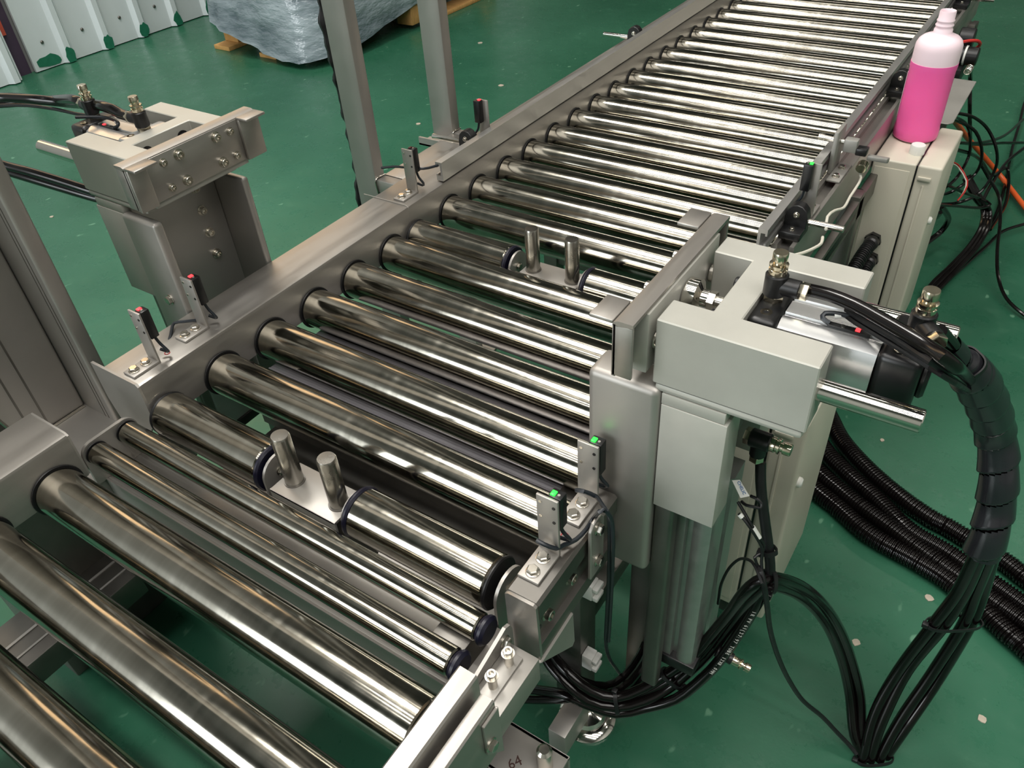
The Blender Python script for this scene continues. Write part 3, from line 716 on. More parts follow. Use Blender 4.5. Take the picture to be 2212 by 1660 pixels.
ft = part('leveling_foot', MB().lathe([(0.036, 0), (0.0365, 0.004), (0.030, 0.010), (0.024, 0.011), (0.021, 0.016), (0.012, 0.019), (0.007, 0.022), (0.007, 0.06)], (0.452, -0.400, FZ), seg=40), M['chrome'], mid, 'shiny round leveling foot')
for zz in (-0.165, -0.300):
    part('cable_clip', MB().box(0.455, 0.468, -0.419, -0.404, zz, zz + 0.024, 0.0015).box(0.468, 0.474, -0.419, -0.404, zz + 0.002, zz + 0.008, 0.001).box(0.468, 0.474, -0.419, -0.404, zz + 0.016, zz + 0.022, 0.001), M['cream'], mid, 'white plastic cable clip')


def pin_stop(yc, label):
    t = thing('pin_stop', label, 'stop', (0.234, yc, -0.10), 'pin stops between short rollers')
    part('base_plate', MB().box(0.191, 0.276, yc - 0.0205, yc + 0.0205, -0.0185, -0.015, 0.0008).box(0.191, 0.276, yc - 0.0205, yc - 0.0185, -0.06, -0.0152), M['steel'], t)
    part('support', MB().box(0.205, 0.262, yc - 0.012, yc + 0.012, -0.108, -0.0187), M['steel_dark'], t)
    for x in (0.2045, 0.2635):
        part('pin', MB().lathe([(0.0092, 0), (0.0092, 0.0585), (0.0082, 0.0605), (0.0001, 0.0607)], (x, yc, -0.0148), seg=28), M['pin'], t)
        part('pin_collar', MB().lathe([(0.0105, 0), (0.0105, 0.0012)], (x, yc, -0.0150), seg=28), M['steel_dark'], t)
    yr = yc + 0.006
    for (x0, L, inner) in ((0.006, 0.158, 1), (0.287, 0.150, 0)):
        o = xpart('short_roller', roller_mesh(L, RR), t, (x0, yr, RZ))
        xe = x0 + L
        xpart('end_ring', ring_mesh(RR + 0.0012, 0.006, M['navy']), o, (xe if inner else x0 - 0.006, yr, RZ))
        xpart('end_ring', ring_mesh(RR + 0.0004, 0.004, M['navy' if not inner else 'matte_rubber']), o, (x0 - 0.004 if inner else xe, yr, RZ))
    for (xa, xb, sgn) in ((0.1735, 0.1765, 1), (0.2775, 0.2800, -1), (0.448, 0.451, 1), (0.0003, 0.0018, 1)):
        pl = []
        for k in range(13):
            a = PI * k / 12
            pl.append((yr + 0.0205 * math.cos(a), RZ + 0.0205 * math.sin(a)))
        pl += [(yr - 0.0205, -0.05), (yr - 0.010, -0.095), (yr + 0.010, -0.095), (yr + 0.0205, -0.05)]
        b = part('bracket', MB().prism(pl, 'x', xa, xb), M['steel'], t)
        if xa > 0.01 and sgn > 0:
            hexbolt(b, (xb, yr, RZ), (1, 0, 0), 0.005)
    return t


pin_stop(-0.5365, 'two short steel pins on a plate beside the thin rollers, nearer of two')
pin_stop(-0.1010, 'two short steel pins on a plate left of the right pusher, farther of two')

# ---------------------------------------------------------------- pair of thin rollers
pair = thing('thin_roller_pair', 'pair of thin rollers on a folded steel tray between near and middle conveyor', 'roller', (0.233, -0.60, -0.15))
for yy in (-0.5775, -0.6135):
    o = xpart('thin_roller', roller_mesh(0.455, 0.0120), pair, (0.0, yy, -0.0125))
    xpart('end_ring', ring_mesh(0.0130, 0.008, M['navy']), o, (0.4555, yy, -0.0125))
    xpart('end_ring', ring_mesh(0.0124, 0.0012, M['matte_rubber']), o, (-0.003, yy, -0.0125))
pl = []
for k in range(9):
    a = PI / 2 * k / 8
    pl.append((-0.5775 + 0.0140 * math.sin(PI / 2 - a), -0.0125 + 0.0140 * math.cos(PI / 2 - a)))
for k in range(9):
    a = PI / 2 * k / 8
    pl.append((-0.6135 - 0.0140 * math.sin(a), -0.0125 + 0.0140 * math.cos(a)))
pl += [(-0.6275, -0.05), (-0.5635, -0.05)]
part('left_bracket', MB().prism(pl, 'x', -0.0085, -0.0045), M['steel'], pair)
part('tray', MB().box(-0.0045, 0.4745, -0.616, -0.552, -0.052, -0.049, 0.0008).box(-0.0045, 0.4745, -0.618, -0.616, -0.125, -0.0492), M['steel'], pair)
part('lower_apron', MB().box(-0.0045, 0.4745, -0.645, -0.618, -0.125, -0.122), M['steel_dark'], pair)
part('base_plate', MB().box(-0.19, -0.0085, -0.64, -0.535, -0.086, -0.080, 0.001).box(-0.0135, -0.0085, -0.64, -0.552, -0.081, -0.05), M['steel'], pair)
part('weld_seam', MB().tube([(-0.177, -0.610, -0.079), (-0.1765, -0.58, -0.079), (-0.177, -0.543, -0.079)], 0.0016, 6, 0.004), M['bolt'], pair)
rbk = part('right_bracket', MB().prism([(-0.566, -0.010), (-0.5685, -0.003), (-0.5745, 0.0), (-0.581, -0.002), (-0.6280, -0.014), (-0.6280, -0.049), (-0.566, -0.049)], 'x', 0.4745, 0.4775)
           .box(0.4775, 0.5045, -0.630, -0.572, -0.025, -0.022, 0.0008).box(0.5025, 0.5055, -0.630, -0.572, -0.052, -0.0222, 0.0008), M['steel'], pair)
part('slotted_plate', MB().box(0.4820, 0.4955, -0.622, -0.579, -0.022, -0.0195, 0.001), M['steel'], pair)
for yy in (-0.5885, -0.6105):
    part('cap_screw', MB().cyl((0.4885, yy, -0.0195), (0.4885, yy, -0.006), 0.0036), M['bolt'], pair)
    sockbolt(pair, (0.4885, yy, -0.0060), (0, 0, 1), 0.0048)
hexbolt(pair, (0.4775, -0.578, -0.013), (1, 0, 0), 0.0055)

# ---------------------------------------------------------------- near conveyor
near = thing('near_conveyor', 'near stainless conveyor with widely spaced rollers at the bottom left', 'conveyor', (0.233, -0.78, FZ))
part('left_beam', MB().prism(LEFT_PROFILE, 'y', -1.3, -0.632), M['steel_y'], near)
part('end_plate', MB().prism([(-0.062, 0.029), (-0.004, 0.0285), (0.0, 0.026), (0.0, -0.027), (-0.062, -0.03)], 'y', -0.632, -0.630), M['steel'], near)
for yy in (-0.6635, -0.740, -0.8165, -0.893, -0.9695):
    roller(near, yy)
part('right_rail', MB().prism([(0.4775, -0.045), (0.4775, 0.0285), (0.479, 0.030), (0.4925, 0.030), (0.494, 0.0285), (0.494, -0.045)], 'y', -1.1, -0.631), M['steel_y'], near)
rr2 = part('right_channel', MB().prism([(0.4945, -0.05), (0.4945, -0.002), (0.4985, -0.002), (0.4985, 0.017), (0.508, 0.018), (0.5095, 0.0165), (0.5095, -0.05)], 'y', -1.1, -0.635), M['steel_y'], near)
hexbolt(near, (0.4965, -0.672, -0.002), (0, 0, 1), 0.004)
part('end_gusset', MB().prism([(-0.652, 0.010), (-0.634, 0.010), (-0.634, -0.055), (-0.652, -0.03)], 'x', 0.5095, 0.512, 0.0005), M['steel'], near)
hexbolt(near, (0.512, -0.648, -0.020), (1, 0, 0), 0.0055)
fa = part('foot_arm', MB().box(0.43, 0.527, -0.612, -0.566, -0.176, -0.172, 0.0008).box(0.43, 0.527, -0.612, -0.609, -0.20, -0.172).box(0.43, 0.527, -0.569, -0.566, -0.20, -0.172), M['steel'], near)
part('stud', MB().lathe([(0.007, 0), (0.007, 0.027), (0.0045, 0.030)], (0.5125, -0.584, -0.172), seg=20), M['bolt'], near)
part('stud_nut', MB().lathe([(0.0095, 0), (0.0095, 0.008)], (0.5125, -0.584, -0.2085), seg=6), M['bolt'], near)
part('end_post', MB().box(0.42, 0.452, -0.61, -0.57, FZ + 0.02, -0.02, 0.001), M['steel_dark'], near)
part('foot', MB().lathe([(0.03, 0), (0.03, 0.006), (0.01, 0.012), (0.01, 0.03)], (0.436, -0.59, FZ)), M['bolt'], near)
part('lower_beam', MB().box(-0.198, -0.113, -1.3, -0.605, -0.34, -0.30, 0.002), M['steel_dark'], near)
part('beam_slot', MB().box(-0.160, -0.156, -1.3, -0.61, -0.3005, -0.2985).box(-0.135, -0.132, -1.3, -0.61, -0.3005, -0.2985), M['steel'], near)
part('beam_post', MB().box(-0.19, -0.15, -0.68, -0.64, FZ, -0.34, 0.002).box(-0.06, -0.02, -1.0, -0.96, FZ, -0.028), M['steel_dark'], near)
part('connector_block', MB().box(-0.205, -0.185, -0.612, -0.600, -0.3, -0.285, 0.001), M['cream'], near)

# ---------------------------------------------------------------- corner column
cc = thing('corner_column', 'thick welded stainless corner column at the left edge beside the near conveyor', 'column', (-0.2, -0.56, FZ))
part('wide_tube', MB().box(-0.282, -0.178, -0.72, -0.541, -0.080, 1.6, 0.004, 3), M['steel'], cc)
part('square_tube', MB().box(-0.200, -0.117, -0.5405, -0.522, FZ, 1.6, 0.004, 3), M['steel'], cc)
part('seam_strip', MB().box(-0.1375, -0.1363, -0.5409, -0.5400, FZ, 1.6).box(-0.1305, -0.1293, -0.5409, -0.5400, FZ, 1.6), M['steel_dark'], cc)
part('seam_strip', MB().box(-0.1782, -0.1772, -0.5895, -0.5875, -0.08, 1.6).box(-0.1782, -0.1772, -0.6095, -0.6075, -0.08, 1.6), M['steel_dark'], cc)
part('column_foot', MB().box(-0.29, -0.18, -0.72, -0.545, FZ, -0.087, 0.002), M['steel_dark'], cc)
ed = thing('guard_frame', 'rounded steel guard edge at the far left behind the near conveyor beam', 'guard', (-0.13, -0.66, FZ))
part('rim', MB().tube([(-0.12, -0.71, 0.058), (-0.12, -0.675, 0.056), (-0.12, -0.66, 0.045), (-0.12, -0.650, 0.02), (-0.12, -0.640, -0.02), (-0.12, -0.633, -0.06)], 0.0022, 8, 0.004), M['bolt'], ed)
part('sheet', MB().prism([(-0.80, 0.056), (-0.675, 0.054), (-0.66, 0.043), (-0.650, 0.02), (-0.637, -0.04), (-0.80, -0.04)], 'x', -0.123, -0.119).box(-0.131, -0.119, -0.79, -0.775, FZ, -0.03), M['steel_dark'], ed)

# ---------------------------------------------------------------- two posts behind the left side


def post(y0, label):
    t = thing('steel_post', label, 'post', (-0.13, y0, FZ), None)
    part('tube', MB().box(-0.152, -0.110, y0, y0 + 0.021, FZ + 0.004, 1.4, 0.002), M['steel'], t)
    part('foot_plate', MB().box(-0.17, -0.09, y0 - 0.02, y0 + 0.04, FZ, FZ + 0.004), M['steel'], t)
    part('stub', MB().box(-0.110, -0.0645, y0 + 0.001, y0 + 0.020, 0.0, 0.021, 0.0015), M['steel'], t)
    part('weld_seam', MB().tube([(-0.1095, y0, 0.0), (-0.1090, y0 - 0.0002, 0.022), (-0.109, y0 + 0.021, 0.022)], 0.0012, 6, 0.003), M['bolt'], t)
    return t


p1 = post(-0.045, 'square steel post nearer the left pusher, with dark film hanging on it')
p2 = post(0.150, 'square steel post farther back beside the plastic wrapped pallet')
part('angle_clip', MB().box(-0.158, -0.112, 0.118, 0.122, 0.005, 0.018).box(-0.158, -0.112, 0.118, 0.148, 0.005, 0.008), M['steel'], p2)

# ---------------------------------------------------------------- guide rails


def knob(parent, x, y, s):
    a = [(x - 0.0135, 0.0285), (x - 0.0140, 0.050), (x - 0.0115, 0.0595), (x - 0.006, 0.0650), (x, 0.0665), (x + 0.006, 0.0650), (x + 0.0115, 0.0595), (x + 0.0140, 0.050), (x + 0.0135, 0.0285)]
    b = part('clamp_bracket', MB().prism(a, 'y', y + 0.001, y + 0.0155, 0.0008).box(x - 0.0135, x + 0.0135, y - 0.018, y + 0.0155, 0.0285, 0.0385, 0.0015), M['black'], parent, 'black plastic clamp bracket')
    sockbolt(b, (x, y + 0.001, 0.054), (0, -1, 0), 0.0036)
    sockbolt(b, (x, y - 0.009, 0.0385), (0, 0, 1), 0.0036)
    return b


def rail_profile(x0, s):
    # s=+1: slot opens to +x
    def X(v):
        return x0 + s * v
    return [(X(0), 0.030), (X(0), 0.0585), (X(0.0115), 0.0585), (X(0.0115), 0.050), (X(0.009), 0.050), (X(0.009), 0.053), (X(0.0035), 0.053), (X(0.0035), 0.037), (X(0.009), 0.037), (X(0.009), 0.040), (X(0.0115), 0.040), (X(0.0115), 0.030)]


gl = thing('guide_rail', 'aluminium guide rail along the left side of the long conveyor', 'rail', (-0.005, 0.9, 0.028), 'guide rails of the long conveyor')
part('profile', MB().prism(rail_profile(-0.0005, -1), 'y', -0.018, 1.42), M['alu'], gl)
for yy in (0.075, 0.642):
    b = knob(gl, -0.026, yy, -1)
    part('clamp_rod', MB().cyl((-0.096, yy + 0.008, 0.044), (-0.012, yy + 0.008, 0.044), 0.0042, 16, 0.0006), M['chrome'], gl)
gr = thing('guide_rail', 'aluminium guide rail along the right side of the long conveyor beside the pink bottle', 'rail', (0.465, 0.65, 0.028), 'guide rails of the long conveyor')
part('profile', MB().prism(rail_profile(0.459, 1), 'y', 0.003, 1.36), M['alu'], gr)
for yy in (0.062, 0.585, 1.13):
    b = knob(gr, 0.4855, yy, 1)
    part('clamp_rod', MB().cyl((0.471, yy + 0.009, 0.044), (0.542, yy + 0.009, 0.044), 0.0042, 16, 0.0006), M['chrome'], gr)

# ---------------------------------------------------------------- photoelectric sensors


def sensor(loc, led, label, flip=1, h=0.064, lead=None, foot=True):
    x, y, z = loc
    t = thing('sensor', label, 'sensor', loc, 'photoelectric sensors on bent brackets')
    f = flip

    def bx(mb, x0, x1, ya, yb, z0, z1, bv=0.0):
        a, b = y + f * ya, y + f * yb
        return mb.box(x + min(f * x0, f * x1), x + max(f * x0, f * x1), min(a, b), max(a, b), z + z0, z + z1, bv)
    mb = MB()
    if foot:
        bx(mb, -0.0095, 0.0095, -0.034, 0.0, 0.0, 0.003, 0.0008)
    bx(mb, -0.0095, 0.0095, -0.0025, 0.0, 0.001, h, 0.0006)
    br = part('bracket', mb, M['steel'], t)
    if foot:
        for yy in (-0.0115, -0.0265):
            hexbolt(br, (x, y + f * yy, z + 0.003), (0, 0, 1), 0.0056)
    for (dx, dz, m) in ((-0.0058, h - 0.006, 'bolt'), (-0.0058, h - 0.022, 'bolt'), (0.0060, h - 0.008, 'black'), (0.0060, h - 0.024, 'black')):
        part('rivet', MB().cyl((x + f * dx, y - f * 0.0025, z + dz), (x + f * dx, y - f * 0.0031, z + dz), 0.0014, 10), M[m], br)
    bd = part('body', bx(MB(), -0.001, 0.0105, 0.0002, 0.0100, h - 0.034, h + 0.0005, 0.0012), M['black'], t, 'black sensor head')
    part('lamp', bx(MB(), 0.0005, 0.0045, 0.0015, 0.0065, h + 0.0003, h + 0.0018, 0.0004), M['led_' + led], bd, (led + ' lit indicator lamp') if led != 'off' else None)
    part('dial', MB().cyl((x + f * 0.007, y + f * 0.004, z + h), (x + f * 0.007, y + f * 0.004, z + h + 0.0013), 0.0012, 10), M['steel'], bd)
    part('lead', MB().tube([(x + f * 0.005, y + f * 0.006, z + h - 0.033), (x + f * 0.0065, y + f * 0.008, z + h - 0.044), (x + f * 0.012, y + f * 0.010, z + h - 0.053), (x + f * 0.008, y + f * 0.012, z + h - 0.058), (x + f * 0.002, y + f * 0.008, z + h - 0.054)], 0.0017, 8, 0.003), M['cable'], bd)
    if lead:
        part('long_lead', MB().tube(PATHS[lead], 0.0019, 8, 0.008), M['cable'], bd)
    return t


sensor((-0.0235, -0.508, 0.028), 'red', 'red lit sensor on the left beam nearest its end plate', lead='s1lead')
sensor((-0.0270, -0.438, 0.028), 'red', 'red lit sensor on the left beam standing against the left pusher column')
sensor((-0.0230, -0.060, 0.028), 'off', 'sensor bracket beside the nearer steel post with its plate towards the camera', lead='salead')
sensor((-0.0270, 0.128, 0.0285), 'red', 'red lit sensor behind the left guide rail, black head towards the camera', flip=-1, h=0.068)
sensor((0.4815, -0.5125, 0.030), 'green', 'green lit sensor on the front corner of the right beam', lead='s3lead')
sensor((0.4800, -0.4475, 0.030), 'green', 'green lit sensor on the right beam close to the steel column', lead='s4lead')
sensor((0.4840, 0.112, 0.0285), 'green', 'green lit sensor on the right channel, black head towards the camera, near the rail end', flip=-1, h=0.072)

# small reed gauge mounted farther along the right channel
ga = thing('gauge_bracket', 'clear bent bracket with a small horizontal plunger on the right channel before the pink bottle', 'bracket', (0.486, 0.25, 0.028))
part('bracket', MB().box(0.478, 0.496, 0.222, 0.285, 0.028, 0.031, 0.001).box(0.472, 0.478, 0.245, 0.285, 0.028, 0.088, 0.0015), M['grayplate'], ga)
hexbolt(ga, (0.487, 0.236, 0.031), (0, 0, 1), 0.005)
hexbolt(ga, (0.487, 0.266, 0.031), (0, 0, 1), 0.005)
part('plunger', MB().cyl((0.455, 0.262, 0.072), (0.485, 0.262, 0.070), 0.0035, 14), M['chrome'], ga)
part('plunger_head', MB().cyl((0.449, 0.262, 0.072), (0.456, 0.262, 0.072), 0.0045, 14), M['chrome'], ga)
part('clamp', MB().box(0.484, 0.502, 0.256, 0.270, 0.058, 0.076, 0.002), M['grayplate'], ga)
part('strap', MB().box(0.501, 0.516, 0.256, 0.272, 0.056, 0.066, 0.002), M['black'], ga)
part('barrel', MB().box(0.5165, 0.543, 0.262, 0.270, 0.050, 0.056, 0.001).box(0.5165, 0.543, 0.272, 0.280, 0.046, 0.052, 0.001), M['grayplate'], ga)
part('port_ring', MB().cyl((0.5125, 0.262, 0.036), (0.5125, 0.274, 0.039), 0.0075, 18, 0.001), M['nickel'], ga)

# ---------------------------------------------------------------- pushers


def valve(parent, base, axis, out, label, tube_r=0.0045):
    """flow control elbow: base nut, black body, side outlet, nickel stem and knob"""
    b, ax, ou = Vector(base), Vector(axis).normalized(), Vector(out).normalized()
    mb = MB()
    mb.lathe([(0.0070, 0.0045), (0.0080, 0.0055), (0.0080, 0.0205), (0.0072, 0.0215)], b, ax, 28)
    c = b + ax * 0.0125
    mb.lathe([(0.0066, 0.0), (0.0066, 0.0165), (0.0058, 0.0172)], c, ou, 20)
    v = part('flow_valve', mb, M['black'], parent, label)
    part('base_nut', MB().lathe([(0.0070, 0.0), (0.0074, 0.0005), (0.0074, 0.0045)], b, ax, 6), M['nickel'], v)
    part('stem', MB().lathe([(0.0062, 0.0212), (0.0064, 0.022), (0.0064, 0.0255), (0.0055, 0.026), (0.0055, 0.0275), (0.0066, 0.0278), (0.0066, 0.0292), (0.0040, 0.0294), (0.0040, 0.0320)], b, ax, 24), M['nickel'], v)
    part('knob', MB().lathe([(0.0048, 0.0318), (0.0053, 0.0322), (0.0053, 0.0375), (0.0049, 0.0382)], b, ax, 28), M['nickel'], v)
    part('outlet_nut', MB().lathe([(0.0062, 0.0170), (0.0065, 0.0174), (0.0065, 0.0225), (0.0060, 0.0230)], c, ou, 6), M['nickel'], v)
    return v


def pusher(s, X0, ub, uc, label, rod_near, rod_far, silver):
    def X(u):
        return X0 + s * u
    t = thing('pusher', label, 'pusher', (X(uc + 0.03), -0.362, FZ), 'pneumatic pushers on either side')

    def B(mb, u0, u1, *a):
        return mb.box(X(u0), X(u1), *a)
    # bracket with two folded ends
    mb = MB()
    B(mb, 0.018, 0.0215, -0.4485, -0.2755, 0.171, 0.2175, 0.0008)
    mb.prism([(X(0.018), 0.2155), (X(0.019), 0.2185), (X(0.0225), 0.220), (X(0.034), 0.220), (X(0.034), 0.217), (X(0.0215), 0.2155)], 'y', -0.4485, -0.2755)
    br = part('bracket', mb, M['steel_y'], t)
    for yo in (-0.4485, -0.2785):
        part('end_cheek', B(MB(), 0.0185, 0.0338, yo, yo + 0.003, 0.172, 0.2165, 0.0006), M['steel_y'], br)
    for (ya, yb) in ((-0.4485, -0.421), (-0.303, -0.2755)):
        part('end_block', B(MB(), 0.0, 0.0185, ya, yb, 0.2165, 0.2195, 0.0008), M['steel_y'], br)
        if s < 0:
          part('end_flange', B(MB(), 0.0135, 0.0181, ya, yb - 0.006 if ya < -0.4 else yb, 0.170, 0.2168, 0.0012), M['steel_y'], br)
    for (yy, zz) in ((-0.405, 0.208), (-0.385, 0.209), (-0.335, 0.209), (-0.315, 0.208), (-0.405, 0.180), (-0.385, 0.180), (-0.335, 0.180), (-0.315, 0.180)):
        sockbolt(br, (X(0.018), yy, zz), (-s, 0, 0), 0.0042 if abs(yy + 0.36) > 0.04 else 0.0055)
    part('head_plate', B(MB(), 0.0218, 0.0355, -0.4265, -0.2985, 0.164, 0.2162, 0.0008), M['block'], t)
    # H shaped block
    u = [ub, ub + 0.030, ub + 0.051, ub + 0.112]
    poly = [(X(u[0]), -0.4265), (X(u[3]), -0.4265), (X(u[3]), -0.3985), (X(u[2]), -0.3985), (X(u[2]), -0.3235), (X(u[3]), -0.3235), (X(u[3]), -0.2985), (X(u[0]), -0.2985), (X(u[0]), -0.3235), (X(u[1]), -0.3235), (X(u[1]), -0.3985), (X(u[0]), -0.3985)]
    part('slide_block', MB().prism(poly, 'z', 0.158, 0.2145, 0.0009), M['block'], t)
    part('block_floor', B(MB(), ub + 0.0015, ub + 0.1105, -0.4262, -0.2988, 0.1505, 0.1579, 0.003), M['block'], t)
    for yy in (-0.385, -0.337):
        inst('bolt', socket_bolt_mesh(0.0068, 'black'), t, (X(u[1]), yy, 0.200), (-s, 0, 0), 'black cap screw')
    # floating joint in the inner pocket
    j = part('joint', MB().lathe([(0.012, 0), (0.0135, 0.0015), (0.0135, 0.010), (0.009, 0.012), (0.0068, 0.013), (0.0068, 0.018)], (X(0.0357), -0.361, 0.196), (s, 0, 0), 28), M['chrome'], t)
    part('joint_nut', MB().lathe([(0.0075, 0.0182), (0.0075, 0.0235)], (X(0.0357), -0.361, 0.196), (s, 0, 0), 6), M['bolt'], j)
    part('joint_thread', MB().cyl((X(0.055), -0.361, 0.196), (X(u[1] + 0.001), -0.361, 0.196), 0.0048, 16), M['bolt'], j)
    # cylinder
    U = u[2]
    fm = M['alu_body'] if silver else M['black']
    part('front_cap', B(MB(), U, U + 0.0205, -0.392, -0.332, 0.162, 0.2120, 0.005, 3), fm, t)
    mb = MB()
    mb.prism([(-0.390, 0.170), (-0.390, 0.198), (-0.3865, 0.2065), (-0.379, 0.2098), (-0.3745, 0.2098), (-0.3735, 0.2075), (-0.3705, 0.2075), (-0.3695, 0.2098), (-0.3545, 0.2098), (-0.3535, 0.2075), (-0.3505, 0.2075), (-0.3495, 0.2098), (-0.345, 0.2098), (-0.3375, 0.2065), (-0.334, 0.198), (-0.334, 0.170), (-0.340, 0.163), (-0.384, 0.163)], 'x', X(U + 0.0205), X(U + 0.0865))
    part('cylinder_body', mb, M['alu_body'], t)
    part('rear_cap', B(MB(), U + 0.0865, U + 0.114, -0.390, -0.334, 0.161, 0.2110, 0.005, 3), M['black'], t)
    part('cushion_cover', MB().cyl((X(U + 0.113), -0.362, 0.186), (X(U + 0.119), -0.362, 0.186), 0.017, 24, 0.002), M['black'], t)
    for dx in (0.010, 0.098):
        for yy in (-0.3795,):
            part('plug', MB().lathe([(0.0042, 0), (0.0042, 0.0006), (0.002, 0.0006), (0.0018, 0.0001)], (X(U + dx), yy, 0.2115), seg=18), M['nickel'], t)
    # guide rods through the block
    for yy, zz, tip in ((-0.4125, 0.187, rod_near), (-0.311, 0.187, rod_far)):
        part('guide_rod', MB().cyl((X(0.0355), yy, zz), (X(tip), yy, zz), 0.0078, 32, 0.0008), M['chrome'], t)
    va = valve(t, (X(U + 0.0085), -0.362, 0.2118), (0, 0, 1), (s, 0, 0), 'flow valve nearer the block')
    vb = valve(t, (X(U + 0.104), -0.362, 0.2108), (0, 0, 1), (0.6 if s > 0 else -1, -0.8 if s > 0 else 0.15, 0), 'flow valve at the outer cylinder end')
    # reed switch in the slot
    rd = part('reed_switch', B(MB(), U + 0.050, U + 0.078, -0.3747, -0.3692, 0.2080, 0.2118, 0.0006), M['black'], t, 'black switch lying in the cylinder slot')
    part('lamp', B(MB(), U + 0.068, U + 0.071, -0.3735, -0.3705, 0.2117, 0.2126), M['led_red'], rd, 'red lit lamp')
    part('screw', MB().cyl((X(U + 0.060), -0.372, 0.2117), (X(U + 0.060), -0.372, 0.2123), 0.0018, 12), M['bolt'], rd)
    part('marker_sleeve', MB().cyl((X(U + 0.052), -0.366, 0.2145), (X(U + 0.064), -0.362, 0.217), 0.0022, 10), M['cream'], rd)
    part('switch_lead', MB().tube([(X(U + 0.051), -0.372, 0.2115), (X(U + 0.046), -0.371, 0.213), (X(U + 0.046), -0.368, 0.2155), (X(U + 0.056), -0.365, 0.216), (X(U + 0.075), -0.368, 0.218), (X(U + 0.10), -0.385, 0.220)], 0.0018, 8, 0.003), M['cable'], rd)
    # column: channel, slab, step block
    for (ya, yb, bb) in ((-0.431, -0.4185 if s < 0 else -0.398, 0.004 if s < 0 else 0.006), (-0.305, -0.296, 0.003)):
        part('column_flange', B(MB(), uc, uc + 0.060, ya, yb, -0.0615 if uc < 0 else -0.06, 0.154 if uc < 0 else 0.143, bb, 3), M['steel'], t)
    wb_ = part('column_web', B(MB(), uc + 0.0565, uc + 0.0605, -0.3978 if s > 0 else -0.4183, -0.3052, -0.06, 0.1475, 0.0005), M['steel'], t)
    for zz in (0.132, 0.103, 0.073, 0.043):
        sockbolt(wb_, (X(uc + 0.0565), -0.334, zz), (-s, 0, 0), 0.0058)
    part('step_block', B(MB(), uc + 0.0606, uc + 0.110, -0.4262, -0.300, 0.1405, 0.1504, 0.0004), M['block'], t)
    part('slab', B(MB(), uc + 0.0608, uc + 0.1125, -0.4268, -0.396, 0.029, 0.1402, 0.0007), M['block'], t)
    part('slab', B(MB(), uc + 0.0608, uc + 0.1125, -0.329, -0.298, 0.029, 0.1402, 0.0007), M['block'], t)
    part('bearing_block', B(MB(), uc + 0.0608, uc + 0.098, -0.3958, -0.3292, 0.06, 0.1402, 0.001), M['alu'], t)
    mb = MB()
    a, b = X(uc + 0.070), X(uc + 0.108)
    mb.prism([(a, -0.402), (X(uc + 0.072), -0.405), (X(uc + 0.0835), -0.405), (X(uc + 0.084), -0.3985), (X(uc + 0.0895), -0.3985), (X(uc + 0.090), -0.404), (X(uc + 0.094), -0.4065), (X(uc + 0.102), -0.4065), (X(uc + 0.1065), -0.4045), (b, -0.400), (b, -0.378), (X(uc + 0.105), -0.375), (X(uc + 0.105), -0.368), (b, -0.365), (b, -0.340), (a, -0.340)], 'z', -0.212, 0.028)
    part('lift_cylinder', mb, M['alu'], t)
    part('lift_end_cap', B(MB(), uc + 0.067, uc + 0.111, -0.408, -0.337, -0.228, -0.212, 0.002), M['black'], t)
    part('guide_tube', B(MB(), uc + 0.0608, uc + 0.078, -0.424, -0.4095, -0.255, 0.028, 0.003, 3), M['steel_dark'], t)
    part('stand', B(MB(), uc + 0.012, uc + 0.040, -0.355, -0.315, FZ, -0.062, 0.002), M['steel_dark'], t)
    return t, X


pr, XR = pusher(1, 0.480, 0.0410, -0.0115, 'right pusher with grey H shaped block, black cylinder caps and black air tubes', 0.217, 0.218, False)
hexbolt(pr, (0.4685, -0.4250, 0.10), (-1, 0, 0), 0.003) if False else None
lv = valve(pr, (XR(0.0970), -0.3585, 0.075), (1, 0, 0), (0, 0, -1), 'flow valve on the lift cylinder with its knob sideways')
pl_, XL = pusher(-1, -0.030, 0.0445, 0.0355, 'left pusher with grey H shaped block standing on the far side of the rollers', 0.245, 0.235, True)
hexbolt(pl_, (-0.0905, -0.4310, 0.040), (0, -1, 0), 0.0062)

# ---------------------------------------------------------------- control boxes


